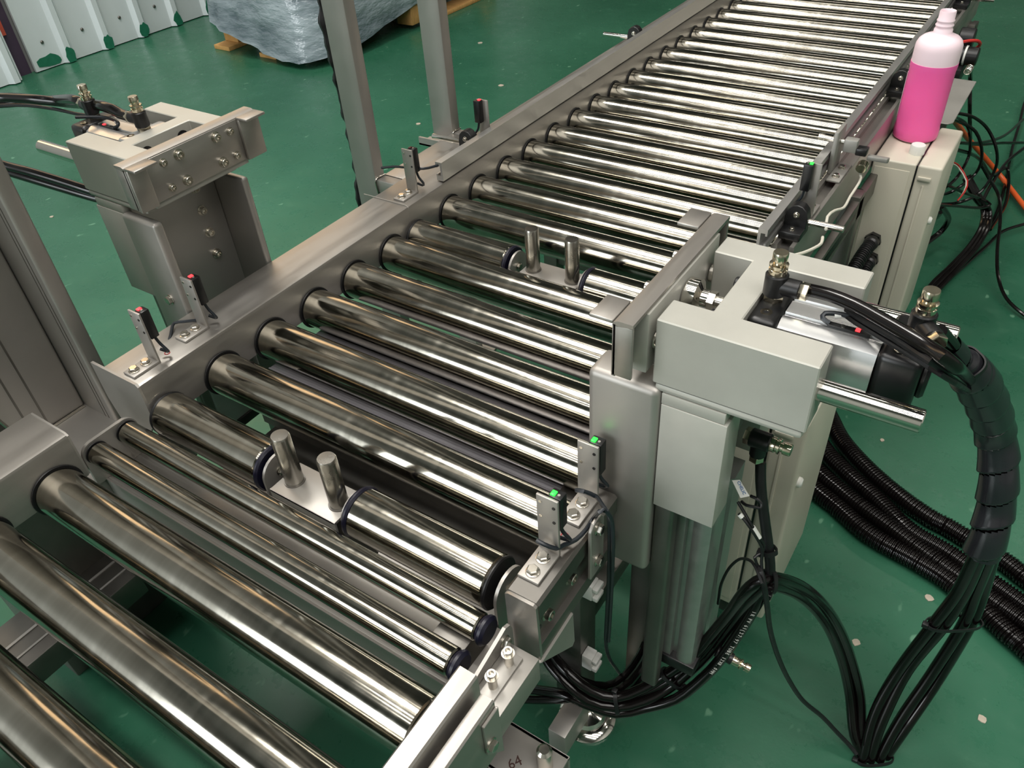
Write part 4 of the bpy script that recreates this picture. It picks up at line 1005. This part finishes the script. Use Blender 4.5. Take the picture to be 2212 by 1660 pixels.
def control_box(x0, y0, label, glands):
    z0, z1, x1, y1 = -0.345, -0.015, x0 + 0.1, y0 + 0.16
    t = thing('control_box', label, 'box', ((x0 + x1) / 2, (y0 + y1) / 2, z0), 'beige control boxes')
    part('body', MB().box(x0, x0 + 0.063, y0, y1, z0, z1, 0.003, 3), M['beige'], t)
    part('panel_recess', MB().box(x0 + 0.004, x0 + 0.056, y0 - 0.0012, y0 + 0.001, z0 + 0.012, z1 - 0.012, 0.0005), M['beige'], t)
    part('seal', MB().box(x0 + 0.0628, x0 + 0.0652, y0 + 0.002, y1 - 0.002, z0 + 0.002, z1 - 0.002), M['black'], t)
    ld = part('lid', MB().box(x0 + 0.065, x1, y0 - 0.001, y1 + 0.001, z0 - 0.001, z1 + 0.001, 0.004, 3), M['beige'], t)
    part('lid_rib', MB().box(x0 + 0.078, x0 + 0.081, y0 - 0.0024, y0 - 0.0008, z0 + 0.01, z1 - 0.03, 0.0005), M['beige'], ld)
    for zz in (z1 - 0.022, z0 + 0.03):
        part('hinge', MB().box(x0 + 0.069, x0 + 0.088, y0 - 0.0042, y0 - 0.0008, zz, zz + 0.006, 0.001), M['beige'], ld)
    for zz in (z1 - 0.09, z0 + 0.06):
        part('latch', MB().lathe([(0.006, 0), (0.006, 0.003), (0.004, 0.005)], (x1, y0 + 0.012, zz), (1, 0, 0), 14), M['cream'], ld)
    for gx, gz in glands:
        gl_ = part('cable_gland', MB().lathe([(0.0135, 0), (0.0135, 0.008)], (gx, y0 - 0.0012, gz), (0, -1, 0), 6), M['black'], t)
        part('gland_nut', MB().lathe([(0.0105, 0.008), (0.0115, 0.009), (0.0115, 0.019), (0.009, 0.022)], (gx, y0 - 0.0012, gz), (0, -1, 0), 20), M['black'], gl_)
    part('mount_bar', MB().box(x0 + 0.015, x0 + 0.045, y0 + 0.06, y0 + 0.09, FZ, z0, 0.002), M['steel_dark'], t)
    return t


control_box(0.4995, 0.425, 'beige control box under the pink bottle beside the long conveyor', [(0.5295, -0.150), (0.5330, -0.185)])
control_box(0.5030, -0.222, 'beige control box standing behind the right pusher column', [])

# ---------------------------------------------------------------- bottle and cap
bx_, by_, bz_ = 0.5355, 0.530, -0.015
bt = thing('bottle', 'open translucent bottle of hot pink liquid standing on the beige control box', 'bottle', (bx_, by_, bz_))
prof = [(0.0001, 0.0006), (0.028, 0.0004), (0.0318, 0.003), (0.0330, 0.007), (0.0330, 0.018), (0.0322, 0.022), (0.0322, 0.108), (0.0330, 0.112), (0.0330, 0.139), (0.0325, 0.145), (0.0300, 0.1510), (0.0250, 0.1555), (0.0190, 0.1580), (0.0142, 0.1595), (0.0130, 0.162), (0.0130, 0.166),
        (0.0118, 0.1672), (0.0118, 0.170), (0.0128, 0.171), (0.0128, 0.1723), (0.0116, 0.1735), (0.0116, 0.1765), (0.0124, 0.1775), (0.0124, 0.1788), (0.0113, 0.180), (0.0113, 0.190), (0.0107, 0.1915), (0.0098, 0.1905), (0.0098, 0.160), (0.020, 0.1545), (0.0295, 0.146), (0.0312, 0.138), (0.0312, 0.120), (0.0306, 0.1195)]
part('shell', MB().lathe(prof, (bx_, by_, bz_), seg=48, cap=False), M['bottle'], bt, angle=70)
part('liquid', MB().lathe([(0.0001, 0.0004), (0.0270, 0.0002), (0.0325, 0.0032), (0.0334, 0.007), (0.0334, 0.018), (0.0326, 0.022), (0.0326, 0.108), (0.0334, 0.112), (0.0334, 0.1195), (0.0001, 0.1197)], (bx_, by_, bz_), seg=48, cap=False), M['liquid'], bt, 'hot pink liquid filling most of the bottle', angle=50)
mb = MB()
nn = 14
for k in range(nn):
    a0, a1 = math.radians(95 + 90 * k / nn), math.radians(95 + 90 * (k + 1) / nn)
    q = []
    for a in (a0, a1):
        for r in (0.0329, 0.0335):
            q.append((bx_ + r * math.cos(a), by_ + r * math.sin(a)))
    mb.hexa([(q[0][0], q[0][1], bz_ + 0.03), (q[1][0], q[1][1], bz_ + 0.03), (q[3][0], q[3][1], bz_ + 0.03), (q[2][0], q[2][1], bz_ + 0.03), (q[0][0], q[0][1], bz_ + 0.10), (q[1][0], q[1][1], bz_ + 0.10), (q[3][0], q[3][1], bz_ + 0.10), (q[2][0], q[2][1], bz_ + 0.10)])
part('paper_label', mb, M['cream'], bt, 'white paper label on the side away from the camera')
cp = thing('screw_top', 'white ribbed screw cap lying on the box in front of the pink bottle', 'cap', (0.5525, 0.468, bz_))


def cap_mesh():
    mb = MB()
    n = 48
    prof = [(0.0112, 0.0), (0.0112, 0.0125), (0.0100, 0.0142), (0.0002, 0.0144)]
    mb.lathe(prof, (0.5525, 0.468, bz_), seg=n, cap=True)
    for v in mb.bm.verts:
        d = Vector((v.co.x - 0.5525, v.co.y - 0.468))
        if d.length > 0.0105 and int(round(math.atan2(d.y, d.x) / (2 * PI / n))) % 2:
            v.co.x -= d.x * 0.045
            v.co.y -= d.y * 0.045
    return mb


part('cap_shell', cap_mesh(), M['cream'], cp)

# plate with connectors behind the bottle
pb = thing('terminal_plate', 'grey sheet plate with black round connectors on the right channel behind the pink bottle', 'plate', (0.55, 0.78, -0.05))
part('plate', MB().prism([(0.499, 0.90), (0.573, 0.895), (0.573, 0.675), (0.566, 0.665), (0.500, 0.665)], 'z', -0.040, -0.0375, 0.0008), M['grayplate'], pb)
part('support', MB().box(0.50, 0.53, 0.70, 0.86, -0.075, -0.0405, 0.001), M['black'], pb)
part('connector', MB().cyl((0.515, 0.955, -0.012), (0.558, 0.955, -0.012), 0.017, 20, 0.002), M['black'], pb)
part('connector', MB().cyl((0.508, 1.03, -0.002), (0.536, 1.03, -0.002), 0.020, 20, 0.002), M['black'], pb)
part('connector_ring', MB().cyl((0.5335, 0.955, -0.012), (0.537, 0.955, -0.012), 0.0185, 20), M['cream'], pb)
part('connector_base', MB().box(0.499, 0.54, 0.915, 1.06, -0.060, -0.028, 0.002), M['black'], pb)
part('red_wire', MB().tube([(0.50, 0.93, -0.01), (0.52, 0.945, 0.012), (0.545, 0.965, 0.014), (0.552, 0.99, 0.0), (0.54, 1.01, -0.02)], 0.003, 8, 0.005), M['redwire'], pb)
part('bare_spring', MB().tube([(0.553 + 0.006 * math.cos(a), 0.885 + 0.0012 * a, -0.020 + 0.006 * math.sin(a)) for a in [k * 0.6 for k in range(44)]], 0.0008, 5, 0.004), M['bolt'], pb)

# ---------------------------------------------------------------- hoses, tubes, cables


def ribbed(pts, r=0.0137, pitch=0.0046, amp=0.0011):
    return MB().tube(pts, r, 12, pitch / 4, rfun=lambda s: r + amp * (1 if (s / pitch) % 1 < 0.5 else -1))


def cable(name, key, r, mat, label, group=None, cat='cable', seg=9, step=0.012):
    pts = PATHS[key]
    return single(name, MB().tube(pts, r, seg, step), M[mat], label, cat, tuple(pts[len(pts) // 2]), group)


for key, lab in (('hoseA', 'corrugated black conduit on the green floor, outermost of four, farthest from the camera'),
                 ('hoseB', 'corrugated black conduit on the green floor, second of four from the far side'),
                 ('hoseC', 'corrugated black conduit on the green floor, third of four from the far side'),
                 ('hoseD', 'corrugated black conduit on the green floor, nearest of four to the camera')):
    P_ = [(x, y, FZ + 0.0152) for (x, y, z) in PATHS[key]]
    single('corrugated_conduit', ribbed(P_), M['rubber'], lab, 'hose', P_[6], 'corrugated conduits on the floor')
P_ = [(0.5295, 0.402, -0.150), (0.527, 0.385, -0.153), (0.523, 0.355, -0.165), (0.519, 0.315, -0.190), (0.517, 0.28, -0.24), (0.522, 0.24, -0.32), (0.535, 0.20, -0.42)]
single('corrugated_conduit', ribbed(P_, 0.0100, 0.0038, 0.0008), M['matte_rubber'], 'corrugated conduit plugged into the upper gland of the box under the bottle', 'hose', P_[2])
P_ = [(0.5330, 0.402, -0.185), (0.533, 0.39, -0.189), (0.533, 0.365, -0.205), (0.535, 0.335, -0.26), (0.545, 0.29, -0.42)]
single('corrugated_conduit', ribbed(P_, 0.0100, 0.0038, 0.0008), M['matte_rubber'], 'corrugated conduit plugged into the lower gland of the box under the bottle', 'hose', P_[2])


def spiral_wrap(pts, R, pitch):
    P = smooth(pts, 0.0016)
    n, seg = len(P), 40
    mb = MB()
    bm = mb.bm
    T = [(P[min(i + 1, n - 1)] - P[max(i - 1, 0)]).normalized() for i in range(n)]
    u = T[0].orthogonal().normalized()
    s = 0
    rings, ss = [], []
    for i in range(n):
        if i:
            s += (P[i] - P[i - 1]).length
            u = (u - T[i] * u.dot(T[i])).normalized()
        w = T[i].cross(u)
        ring = []
        for k in range(seg):
            a = 2 * PI * k / seg
            fr = (s / pitch - k / seg) % 1.0
            r = R * (1.0 + 0.17 * fr) * (0.5 if s < 0.03 else min(1.0, 0.62 + 0.38 * (s - 0.03) / 0.03))
            ring.append(bm.verts.new(P[i] + (u * math.cos(a) + w * math.sin(a)) * r))
        rings.append(ring)
        ss.append(s)
    for i in range(n - 1):
        for k in range(seg):
            fr = (ss[i] / pitch - (k + 0.5) / seg) % 1.0
            wide = 0.17 if (ss[i] / pitch - (k + 0.5) / seg) // 1 == 4 else 0.06
            if fr < wide:
                continue
            bm.faces.new((rings[i][k], rings[i][(k + 1) % seg], rings[i + 1][(k + 1) % seg], rings[i + 1][k]))
    bmesh.ops.delete(bm, geom=[v for v in bm.verts if not v.link_faces], context='VERTS')
    return mb


wp = PATHS['wrap']
sw = thing('spiral_wrap', 'wide black spiral wrap bundling the air tubes in an arc right of the right pusher', 'hose', wp[5])
part('band', spiral_wrap(wp, 0.0148, 0.032), M['wrapband'], sw, angle=60)
part('inner_tube', MB().tube(wp[2:], 0.0112, 16, 0.01), M['rubber'], sw)


part('inner_label', MB().tube([wp[3], wp[4], wp[5]], 0.0135, 20, 0.006), M['cream'], sw, 'white sleeve showing through a gap of the wrap')


def tie_round(items, tr, frac=0.5):
    """flat strap closed round a row of tubes; items: (path, index)"""
    P = [Vector(PATHS[k][n]) for k, n in items]
    k, n = items[0]
    q = [Vector(v) for v in PATHS[k]]
    d = (q[min(n + 1, len(q) - 1)] - q[max(n - 1, 0)]).normalized()
    P = [p - d * (p - P[0]).dot(d) for p in P]
    c = sum(P, Vector()) / len(P)
    far_ = max(P, key=lambda p: (p - c).length) - c
    row = far_.normalized() if far_.length > 1e-4 else d.orthogonal().normalized()
    nn = d.cross(row).normalized()
    a = max(abs((p - c).dot(row)) for p in P) + tr + 0.0012
    b = max(abs((p - c).dot(nn)) for p in P) + tr + 0.0012
    mb = MB()
    m = 36
    loop = []
    for t in range(m):
        w = 2 * PI * t / m
        cs, sn = math.cos(w), math.sin(w)
        e = (abs(cs) ** 3 + abs(sn) ** 3) ** (-1 / 3)
        loop.append((c + row * cs * e * a + nn * sn * e * b, row * cs + nn * sn))
    vs = [[mb.bm.verts.new(p + o * h + d * w) for (h, w) in ((0, -0.0022), (0.0012, -0.0022), (0.0012, 0.0022), (0, 0.0022))] for p, o in loop]
    for t in range(m):
        A, B2 = vs[t], vs[(t + 1) % m]
        for e in range(4):
            mb.bm.faces.new((A[e], A[(e + 1) % 4], B2[(e + 1) % 4], B2[e]))
    h = c + row * (a + 0.002)
    mb.box(h.x - 0.003, h.x + 0.003, h.y - 0.003, h.y + 0.003, h.z - 0.003, h.z + 0.003, 0.0008)
    return mb


for key, lab in (('tubeA1', 'black air tube hanging from the spiral wrap, left of the front pair'), ('tubeA2', 'black air tube hanging from the spiral wrap, far left of four'),
                 ('tubeA3', 'black air tube hanging from the spiral wrap, third from left'), ('tubeA4', 'black air tube hanging from the spiral wrap, far right of four')):
    cable('air_tube', key, 0.0061, 'rubber', lab, 'air tubes hanging from the spiral wrap', 'tube', 12)
cable('air_tube', 'fitA', 0.0047, 'rubber', 'black air tube from the inner flow valve over the right cylinder into the spiral wrap', None, 'tube', 12)
cable('air_tube', 'fitB', 0.0047, 'rubber', 'short black air tube from the outer flow valve into the spiral wrap', None, 'tube', 12)
cable('sensor_cable', 'fitA2', 0.0026, 'matte_rubber', 'thin black switch cable running over the right cylinder towards the spiral wrap')
cable('sensor_cable', 'lead1', 0.0019, 'matte_rubber', 'second thin black switch cable on the right cylinder beside the red lamp')
for key, lab in (('arch1', 'black air tube arching over the floor beside the right pusher, upper of the arch pair'), ('arch2', 'black air tube arching over the floor beside the right pusher, lower of the arch pair')):
    cable('air_tube', key, 0.0059, 'rubber', lab, 'air tubes arching on the floor', 'tube', 12)
cable('air_tube', 'arch3', 0.0056, 'rubber', 'black air tube with white print sagging below the right pusher', None, 'tube', 12)
cable('air_tube', 'arch4', 0.0050, 'rubber', 'black air tube sagging inside the bundle below the right pusher', None, 'tube', 12)
cable('air_tube', 'vert', 0.0045, 'matte_rubber', 'black air tube dropping from the sideways flow valve under the right pusher', None, 'tube', 12)
cable('sensor_cable', 'thin1', 0.0026, 'matte_rubber', 'thin black cable curving from the lowest tie up to the sideways valve tube')
for key, lab in (('thin2', 'thin black lead looping in front of the beige box'), ('thin3', 'thin black lead with a white sleeve beside the sideways valve tube'), ('thin4', 'thin black lead curling behind the white cable tag'), ('thin5', 'thin black lead hanging between tag and tube tie')):
    cable('sensor_lead', key, 0.0014, 'matte_rubber', lab, None, 'cable', 7, 0.006)
for items, r, lab in (((('tubeA1', 2), ('tubeA2', 2), ('tubeA3', 2), ('tubeA4', 2)), 0.0061, 'black cable tie halfway down the hanging tubes'), ((('tubeA1', 5), ('tubeA2', 5), ('tubeA3', 5), ('tubeA4', 5)), 0.0061, 'black cable tie at the lowest point of the hanging tubes'),
                      ((('arch1', 8), ('arch2', 8)), 0.0059, 'black cable tie at the top of the tube arch'), ((('arch1', 14), ('arch2', 14)), 0.0059, 'black cable tie on the sagging tubes below the lift cylinder'),
                      ((('arch1', 16), ('arch2', 16)), 0.0059, 'black cable tie on the sagging tubes near the steel leg'), ((('vert', 4), ('vert', 4)), 0.0046, 'black cable tie on the sideways valve tube'), ((('wrap', 1), ('wrap', 1)), 0.0105, 'black cable tie closing the top end of the spiral wrap')):
    single('cable_tie', tie_round(items, r), M['matte_rubber'], lab, 'cable tie', PATHS[items[0][0]][items[0][1]], 'black cable ties')
for key, r, lab in (('ub1', 0.005, 'black cable rising behind the white clips, middle one'), ('ub2', 0.005, 'black cable rising behind the white clips, right one'), ('ub3', 0.0042, 'black cable rising behind the white clips, left one')):
    cable('power_cable', key, r, 'rubber', lab, 'cables behind the white clips')
PATHS['lup'][-2:] = [(-0.200, -0.362, 0.2290), (-0.172, -0.362, 0.2250), (-0.1555, -0.362, 0.2243)]
PATHS['lup2'][-1:] = [(-0.272, -0.356, 0.2240), (-0.2520, -0.3586, 0.2233)]
cable('air_tube', 'lup', 0.0060, 'rubber', 'black air tube running left from the inner valve of the left pusher', None, 'tube', 12)
cable('air_tube', 'lup2', 0.0056, 'rubber', 'black air tube running left from the outer valve of the left pusher', None, 'tube', 12)
cable('sensor_cable', 'lup3', 0.0022, 'matte_rubber', 'thin switch cable running left from the left cylinder')
for key, lab in (('llow', 'black air tube entering the left pusher from the left edge, upper of three'), ('llow2', 'black air tube entering the left pusher from the left edge, lowest of three'), ('llow3', 'black air tube entering the left pusher from the left edge, middle of three')):
    cable('air_tube', key, 0.0062, 'rubber', lab, 'air tubes entering the left pusher', 'tube', 12)
TG = 'black cables tangled behind the bottle box'
same = 'black cable looping in the tangle right of the box under the bottle'
for key, r, lab in (('t1', 0.0032, 'black cable making the widest loop out from the box towards the orange cable'), ('t2', 0.0032, 'black cable making the tightest loop close beside the box under the bottle'), ('t3', 0.0032, 'black cable making the middle one of three loops beside the box'),
                    ('t12', 0.003, 'black cable doubling back in a flat hairpin at mid height of the box'), ('t13', 0.004, 'black cable weaving under the orange cable down to the floor bundle'), ('t15', 0.004, 'black cable dropping steeply along the back edge of the box')):
    cable('looped_cable', key, r, 'rubber', lab, TG, 'cable', 8)
cable('looped_cable', 't4', 0.0034, 'rubber', 'black cable running straight out to the right edge at bottle base height', TG, 'cable', 8)
cable('looped_cable', 't5', 0.0034, 'rubber', 'black cable rising from the tangle to the right edge beside the orange cable', TG, 'cable', 8)
cable('looped_cable', 't6', 0.0045, 'rubber', 'glossy black cable hanging down under the grey terminal plate', TG, 'cable', 8)
cable('looped_cable', 't7', 0.0042, 'rubber', 'black cable coming down from the right edge into the floor bundle', TG, 'cable', 8)
cable('looped_cable', 't9', 0.0042, 'rubber', 'black cable slanting from the right edge into the tangle below the orange cable', TG, 'cable', 8)
cable('looped_cable', 't10', 0.0036, 'rubber', 'black cable curving along the floor from the right edge into the bundle', TG, 'cable', 8)
cable('looped_cable', 't11', 0.0036, 'rubber', 'black cable hanging in a long bend down to the right edge', TG, 'cable', 8)
cable('looped_cable', 't14', 0.0062, 'rubber', 'thick black cable bending down close behind the box under the bottle', TG, 'cable', 8)
for key, lab in (('t8a', 'middle'), ('t8b', 'left'), ('t8c', 'right')):
    cable('bundled_cable', key, 0.0055, 'rubber', 'black cable in the thick floor bundle right of the box, %s strand' % lab, 'floor bundle right of the box', 'cable', 10)
cable('orange_cable', 'orange', 0.0062, 'orange', 'orange cable slanting over the black tangle to the right edge', None, 'cable', 12)
cable('red_wire', 'red1', 0.0016, 'redwire', 'thin red wire curling in the black tangle', None, 'wire', 7)
cable('white_wire', 'white1', 0.0014, 'whitewire', 'thin white wire curling in the black tangle beside the red wire', None, 'wire', 7)
cable('white_wire', 'wwire1', 0.0018, 'whitewire', 'white wire dropping from the small gauge along the right channel', None, 'wire', 8)
cable('white_wire', 'wwire2', 0.0018, 'whitewire', 'short white wire end above the right pusher block', None, 'wire', 8)
P_ = [(0.502, 0.36, -0.045), (0.506, 0.28, -0.058), (0.507, 0.15, -0.052), (0.508, 0.05, -0.058), (0.51, -0.02, -0.062)]
single('trunk_cable', MB().tube(P_, 0.008, 10), M['rubber'], 'thick black cable along the outside of the right channel', 'cable', P_[2])

# white flag tag on the leads
tg = thing('cable_tag', 'white flag label with blue print on the thin leads below the right pusher', 'tag', PATHS['thin4'][0])


def billboard(name, text, size, origin, right, up, mat, parent, depth=0.0002, spacing=1.0):
    cu = bpy.data.curves.new(name, 'FONT')
    cu.body = text
    cu.size = size
    cu.extrude = depth
    cu.resolution_u = 2
    cu.space_character = spacing
    tmp = bpy.data.objects.new(name + '_source', cu)
    col.objects.link(tmp)
    bpy.context.view_layer.update()
    me = bpy.data.meshes.new_from_object(tmp.evaluated_get(bpy.context.evaluated_depsgraph_get()))
    bpy.data.objects.remove(tmp)
    r = Vector(right).normalized()
    n = r.cross(Vector(up)).normalized()
    u = n.cross(r)
    m = Matrix((r, u, n)).transposed().to_4x4()
    m.translation = origin
    me.transform(WORLD[parent.name].inverted() @ m)
    me.materials.clear()
    me.materials.append(mat)
    o = bpy.data.objects.new(name, me)
    col.objects.link(o)
    o.parent = parent
    WORLD[o.name] = WORLD[parent.name]
    return o



tagv = [Vector(v) for v in ((0.5797, -0.3854, 0.0464), (0.5849, -0.3816, 0.0464), (0.5959, -0.3847, 0.0356), (0.5901, -0.3897, 0.0348))]
nrm = (tagv[2] - tagv[0]).cross(tagv[1] - tagv[3]).normalized()
if nrm.dot(Vector(cam.matrix_world.translation) - tagv[0]) < 0:
    nrm = -nrm
part('flag', MB().hexa([v - nrm * 0.0006 for v in tagv] + [v for v in tagv]), M['whiteink'], tg)
rt = (tagv[3] - tagv[0])
dn = (tagv[1] - tagv[0])
billboard('print', 'CHELIC', 0.0036, tagv[0] + rt * 0.10 + dn * 0.52 + nrm * 0.0003, rt, nrm.cross(rt), M['blueink'], tg)
billboard('print', 'DC 24V', 0.0019, tagv[0] + rt * 0.12 + dn * 0.12 + nrm * 0.0003, rt, nrm.cross(rt), M['ink'], tg) if False else None
P_ = [Vector(v) for v in PATHS['thin3'][2:4]]
single('cable_sleeve', MB().cyl(P_[0].lerp(P_[1], 0.2), P_[0].lerp(P_[1], 0.9), 0.0022, 10), M['cream'], 'small white marker sleeve on the thin lead above the tube tie', 'sleeve', tuple(P_[0]))
P_ = [Vector(v) for v in PATHS['thin5'][0:2]]
single('cable_sleeve', MB().cyl(P_[0].lerp(P_[1], 0.1), P_[0].lerp(P_[1], 0.8), 0.0022, 10), M['cream'], 'small white marker sleeve just under the white flag tag', 'sleeve', tuple(P_[0]))

# white print along the sagging tube
tube_print = None
for o in col.objects:
    if o.get('label', '').startswith('black air tube with white print'):
        tube_print = o
camv = Vector(cam.matrix_world.translation)
A_ = smooth(PATHS['arch3'], 0.004)


def along(text, i0, size):
    i = i0
    for ch in text:
        p, d = A_[i], (A_[i + 2] - A_[i - 2]).normalized()
        n = (camv - p)
        n = (n - d * n.dot(d)).normalized()
        up = n.cross(d)
        n2 = (n * 0.93 + up * 0.36).normalized()
        if ch != ' ':
            billboard('print', ch, size, p + n2 * 0.0058 - n2.cross(d) * size * 0.35, d, n2.cross(d), M['whiteink'], tube_print, 0.0001)
        i += 1


along('IR PV 61(27:97 TUBE 12X8.0MM', 7, 0.0052)

# marker marks on steel
mk = part('marker_ring', MB().tube([(-0.022 + 0.0028 * math.cos(a * PI / 6), -0.494 + 0.0028 * math.sin(a * PI / 6), 0.0282) for a in range(13)], 0.0005, 5, 0.002), M['redink'], mid, 'small red marker ring')
part('marker_ring', MB().tube([(0.4835 + 0.003 * math.cos(a * PI / 6), -0.494 + 0.003 * math.sin(a * PI / 6), 0.0302) for a in range(13)], 0.0005, 5, 0.002), M['redink'], mid, 'small red marker ring')
billboard('marker_note', '64', 0.013, (0.488, -0.604, -0.1717), (0.55, 0.83, 0), (-0.83, 0.55, 0), M['ink'], near)

# ---------------------------------------------------------------- wrapped load on a pallet, at the back left
pw = thing('pallet', 'wooden pallet with yellowish blocks under the plastic wrapped load', 'pallet', (-2.1, 2.0, FZ))
for yy in (1.42, 1.895, 2.44):
    for xx in (-1.77, -2.06, -2.34):
        part('block', MB().box(xx, xx + 0.085, yy, yy + 0.09, FZ + 0.018, FZ + 0.105, 0.004), M['wood'], pw)
for xx in (-1.77, -2.06, -2.34):
    part('runner_board', MB().box(xx - 0.005, xx + 0.09, 1.36 if xx < -2 else 2.08, 2.62, FZ, FZ + 0.0175, 0.002), M['wood'], pw)
for k in range(7):
    yy = 1.37 + k * 0.175
    part('deck_board', MB().box(-2.30, -1.76, yy, yy + 0.11, FZ + 0.1055, FZ + 0.125, 0.002), M['wood'], pw)
mb = MB()
bm = mb.bm
nx, nz = 64, 10
ring_prev = None
cx0, cy0 = -2.02, 1.98
for j in range(nz + 1):
    t = j / nz
    z = FZ + 0.128 + t * 0.9
    ring = []
    for k in range(nx):
        a = 2 * PI * k / nx
        hw, hd = 0.34, 0.64
        c_, s_ = math.cos(a), math.sin(a)
        q = (abs(c_) ** 6 + abs(s_) ** 6) ** (-1 / 6)
        w = 1 + 0.018 * math.sin(5 * a + 3 * t * 4) + random.uniform(-0.012, 0.012)
        zz = z
        if j == 0:
            near_corner = max(0.0, math.cos(a - math.radians(-62)))
            zz = FZ + 0.128 - 0.112 * near_corner ** 2 + random.uniform(0, 0.01)
            w += 0.05 * near_corner
        ring.append(bm.verts.new((cx0 + hw * q * c_ * w, cy0 + hd * q * s_ * w, zz)))
    if ring_prev:
        for k in range(nx):
            bm.faces.new((ring_prev[k], ring_prev[(k + 1) % nx], ring[(k + 1) % nx], ring[k]))
    ring_prev = ring
bm.faces.new(ring_prev)
wl = single('wrapped_load', mb, M['film'], 'grey load wrapped in clear stretch film on the pallet at the back left', 'package', (cx0, cy0, FZ + 0.128))
p2t = thing('loose_board', 'pale wooden board on the floor beyond the farther steel post', 'board', (-1.6, 2.75, FZ))
part('board', MB().box(-1.66, -1.57, 2.66, 3.5, FZ, FZ + 0.02, 0.002), M['wood'], p2t)

# crumpled dark film hanging on the nearer post
F_ = [Vector(v) for v in PATHS['film']]
F_ = [Vector((-0.158, -0.034, 0.30 - 0.055 * k)) + Vector((random.uniform(-0.006, 0.002), random.uniform(-0.006, 0.006), 0)) for k in range(8)]
single('film_strip', MB().tube(F_, 0.005, 7, 0.006, rfun=lambda s: 0.0038 + 0.0028 * abs(math.sin(s * 75)) + 0.0012 * math.sin(s * 233)), M['matte_rubber'], 'crumpled dark film strip hanging down the nearer steel post', 'film', tuple(F_[4]))

# ---------------------------------------------------------------- small debris on the floor
CH = 'pale paint chips on the floor'


def chip(x, y, r, label):
    mb = MB()
    n = 8
    pts = [(x + r * math.cos(2 * PI * k / n) * random.uniform(0.75, 1.1), y + r * math.sin(2 * PI * k / n) * random.uniform(0.75, 1.1)) for k in range(n)]
    mb.prism(pts, 'z', FZ, FZ + 0.0016)
    single('paint_chip', mb, M['chip'], label, 'chip', (x, y, FZ), CH)


chip(0.7113, -0.1182, 0.006, 'round pale chip on the floor inside the tube arch')
chip(0.7785, 0.0050, 0.006, 'pale chip beside the corrugated conduits')
chip(0.8710, -0.1469, 0.006, 'pale chip at the lower right corner of the floor')
chip(0.6424, 0.2973, 0.004, 'pale speck on the floor inside the spiral wrap arc')
chip(-1.5409, 0.0908, 0.006, 'pale chip on the floor left of the left pusher')
chip(-1.3071, 1.8609, 0.01, 'pale scrap on the floor beyond the farther post')
chip(-0.9507, 1.4838, 0.011, 'pale scrap on the floor before the long left guide rail')
chip(-1.0018, 1.0749, 0.008, 'pale scrap on the floor between the two steel posts')
wsh = MB()
wsh.tube([(0.4864 + 0.0085 * math.cos(a * PI / 8), -0.3117 + 0.0085 * math.sin(a * PI / 8), FZ + 0.0016) for a in range(17)], 0.0018, 8, 0.002)
single('washer', wsh, M['bolt'], 'small steel ring lying on the green floor right of the sagging tubes', 'washer', (0.4864, -0.3117, FZ))
nb = thing('brass_fitting', 'loose brass needle knob poking out of the sagging tube bundle', 'fitting', (0.575, -0.395, -0.235))
q0 = Vector((0.6085, -0.3825, -0.2029))
qd = Vector((0.9, 0.1, -0.25)).normalized()
part('stem', MB().lathe([(0.0045, 0), (0.0048, 0.002), (0.0048, 0.008), (0.0042, 0.009), (0.0056, 0.0095), (0.0056, 0.011), (0.003, 0.0112), (0.003, 0.0145)], q0, qd, 20), M['nickel'], nb)
part('knob', MB().lathe([(0.0042, 0.0143), (0.0046, 0.0148), (0.0046, 0.0195), (0.0042, 0.020)], q0, qd, 24), M['nickel'], nb)
part('elbow', MB().cyl(q0 - qd * 0.016, q0 + qd * 0.0005, 0.0062, 16), M['black'], nb)
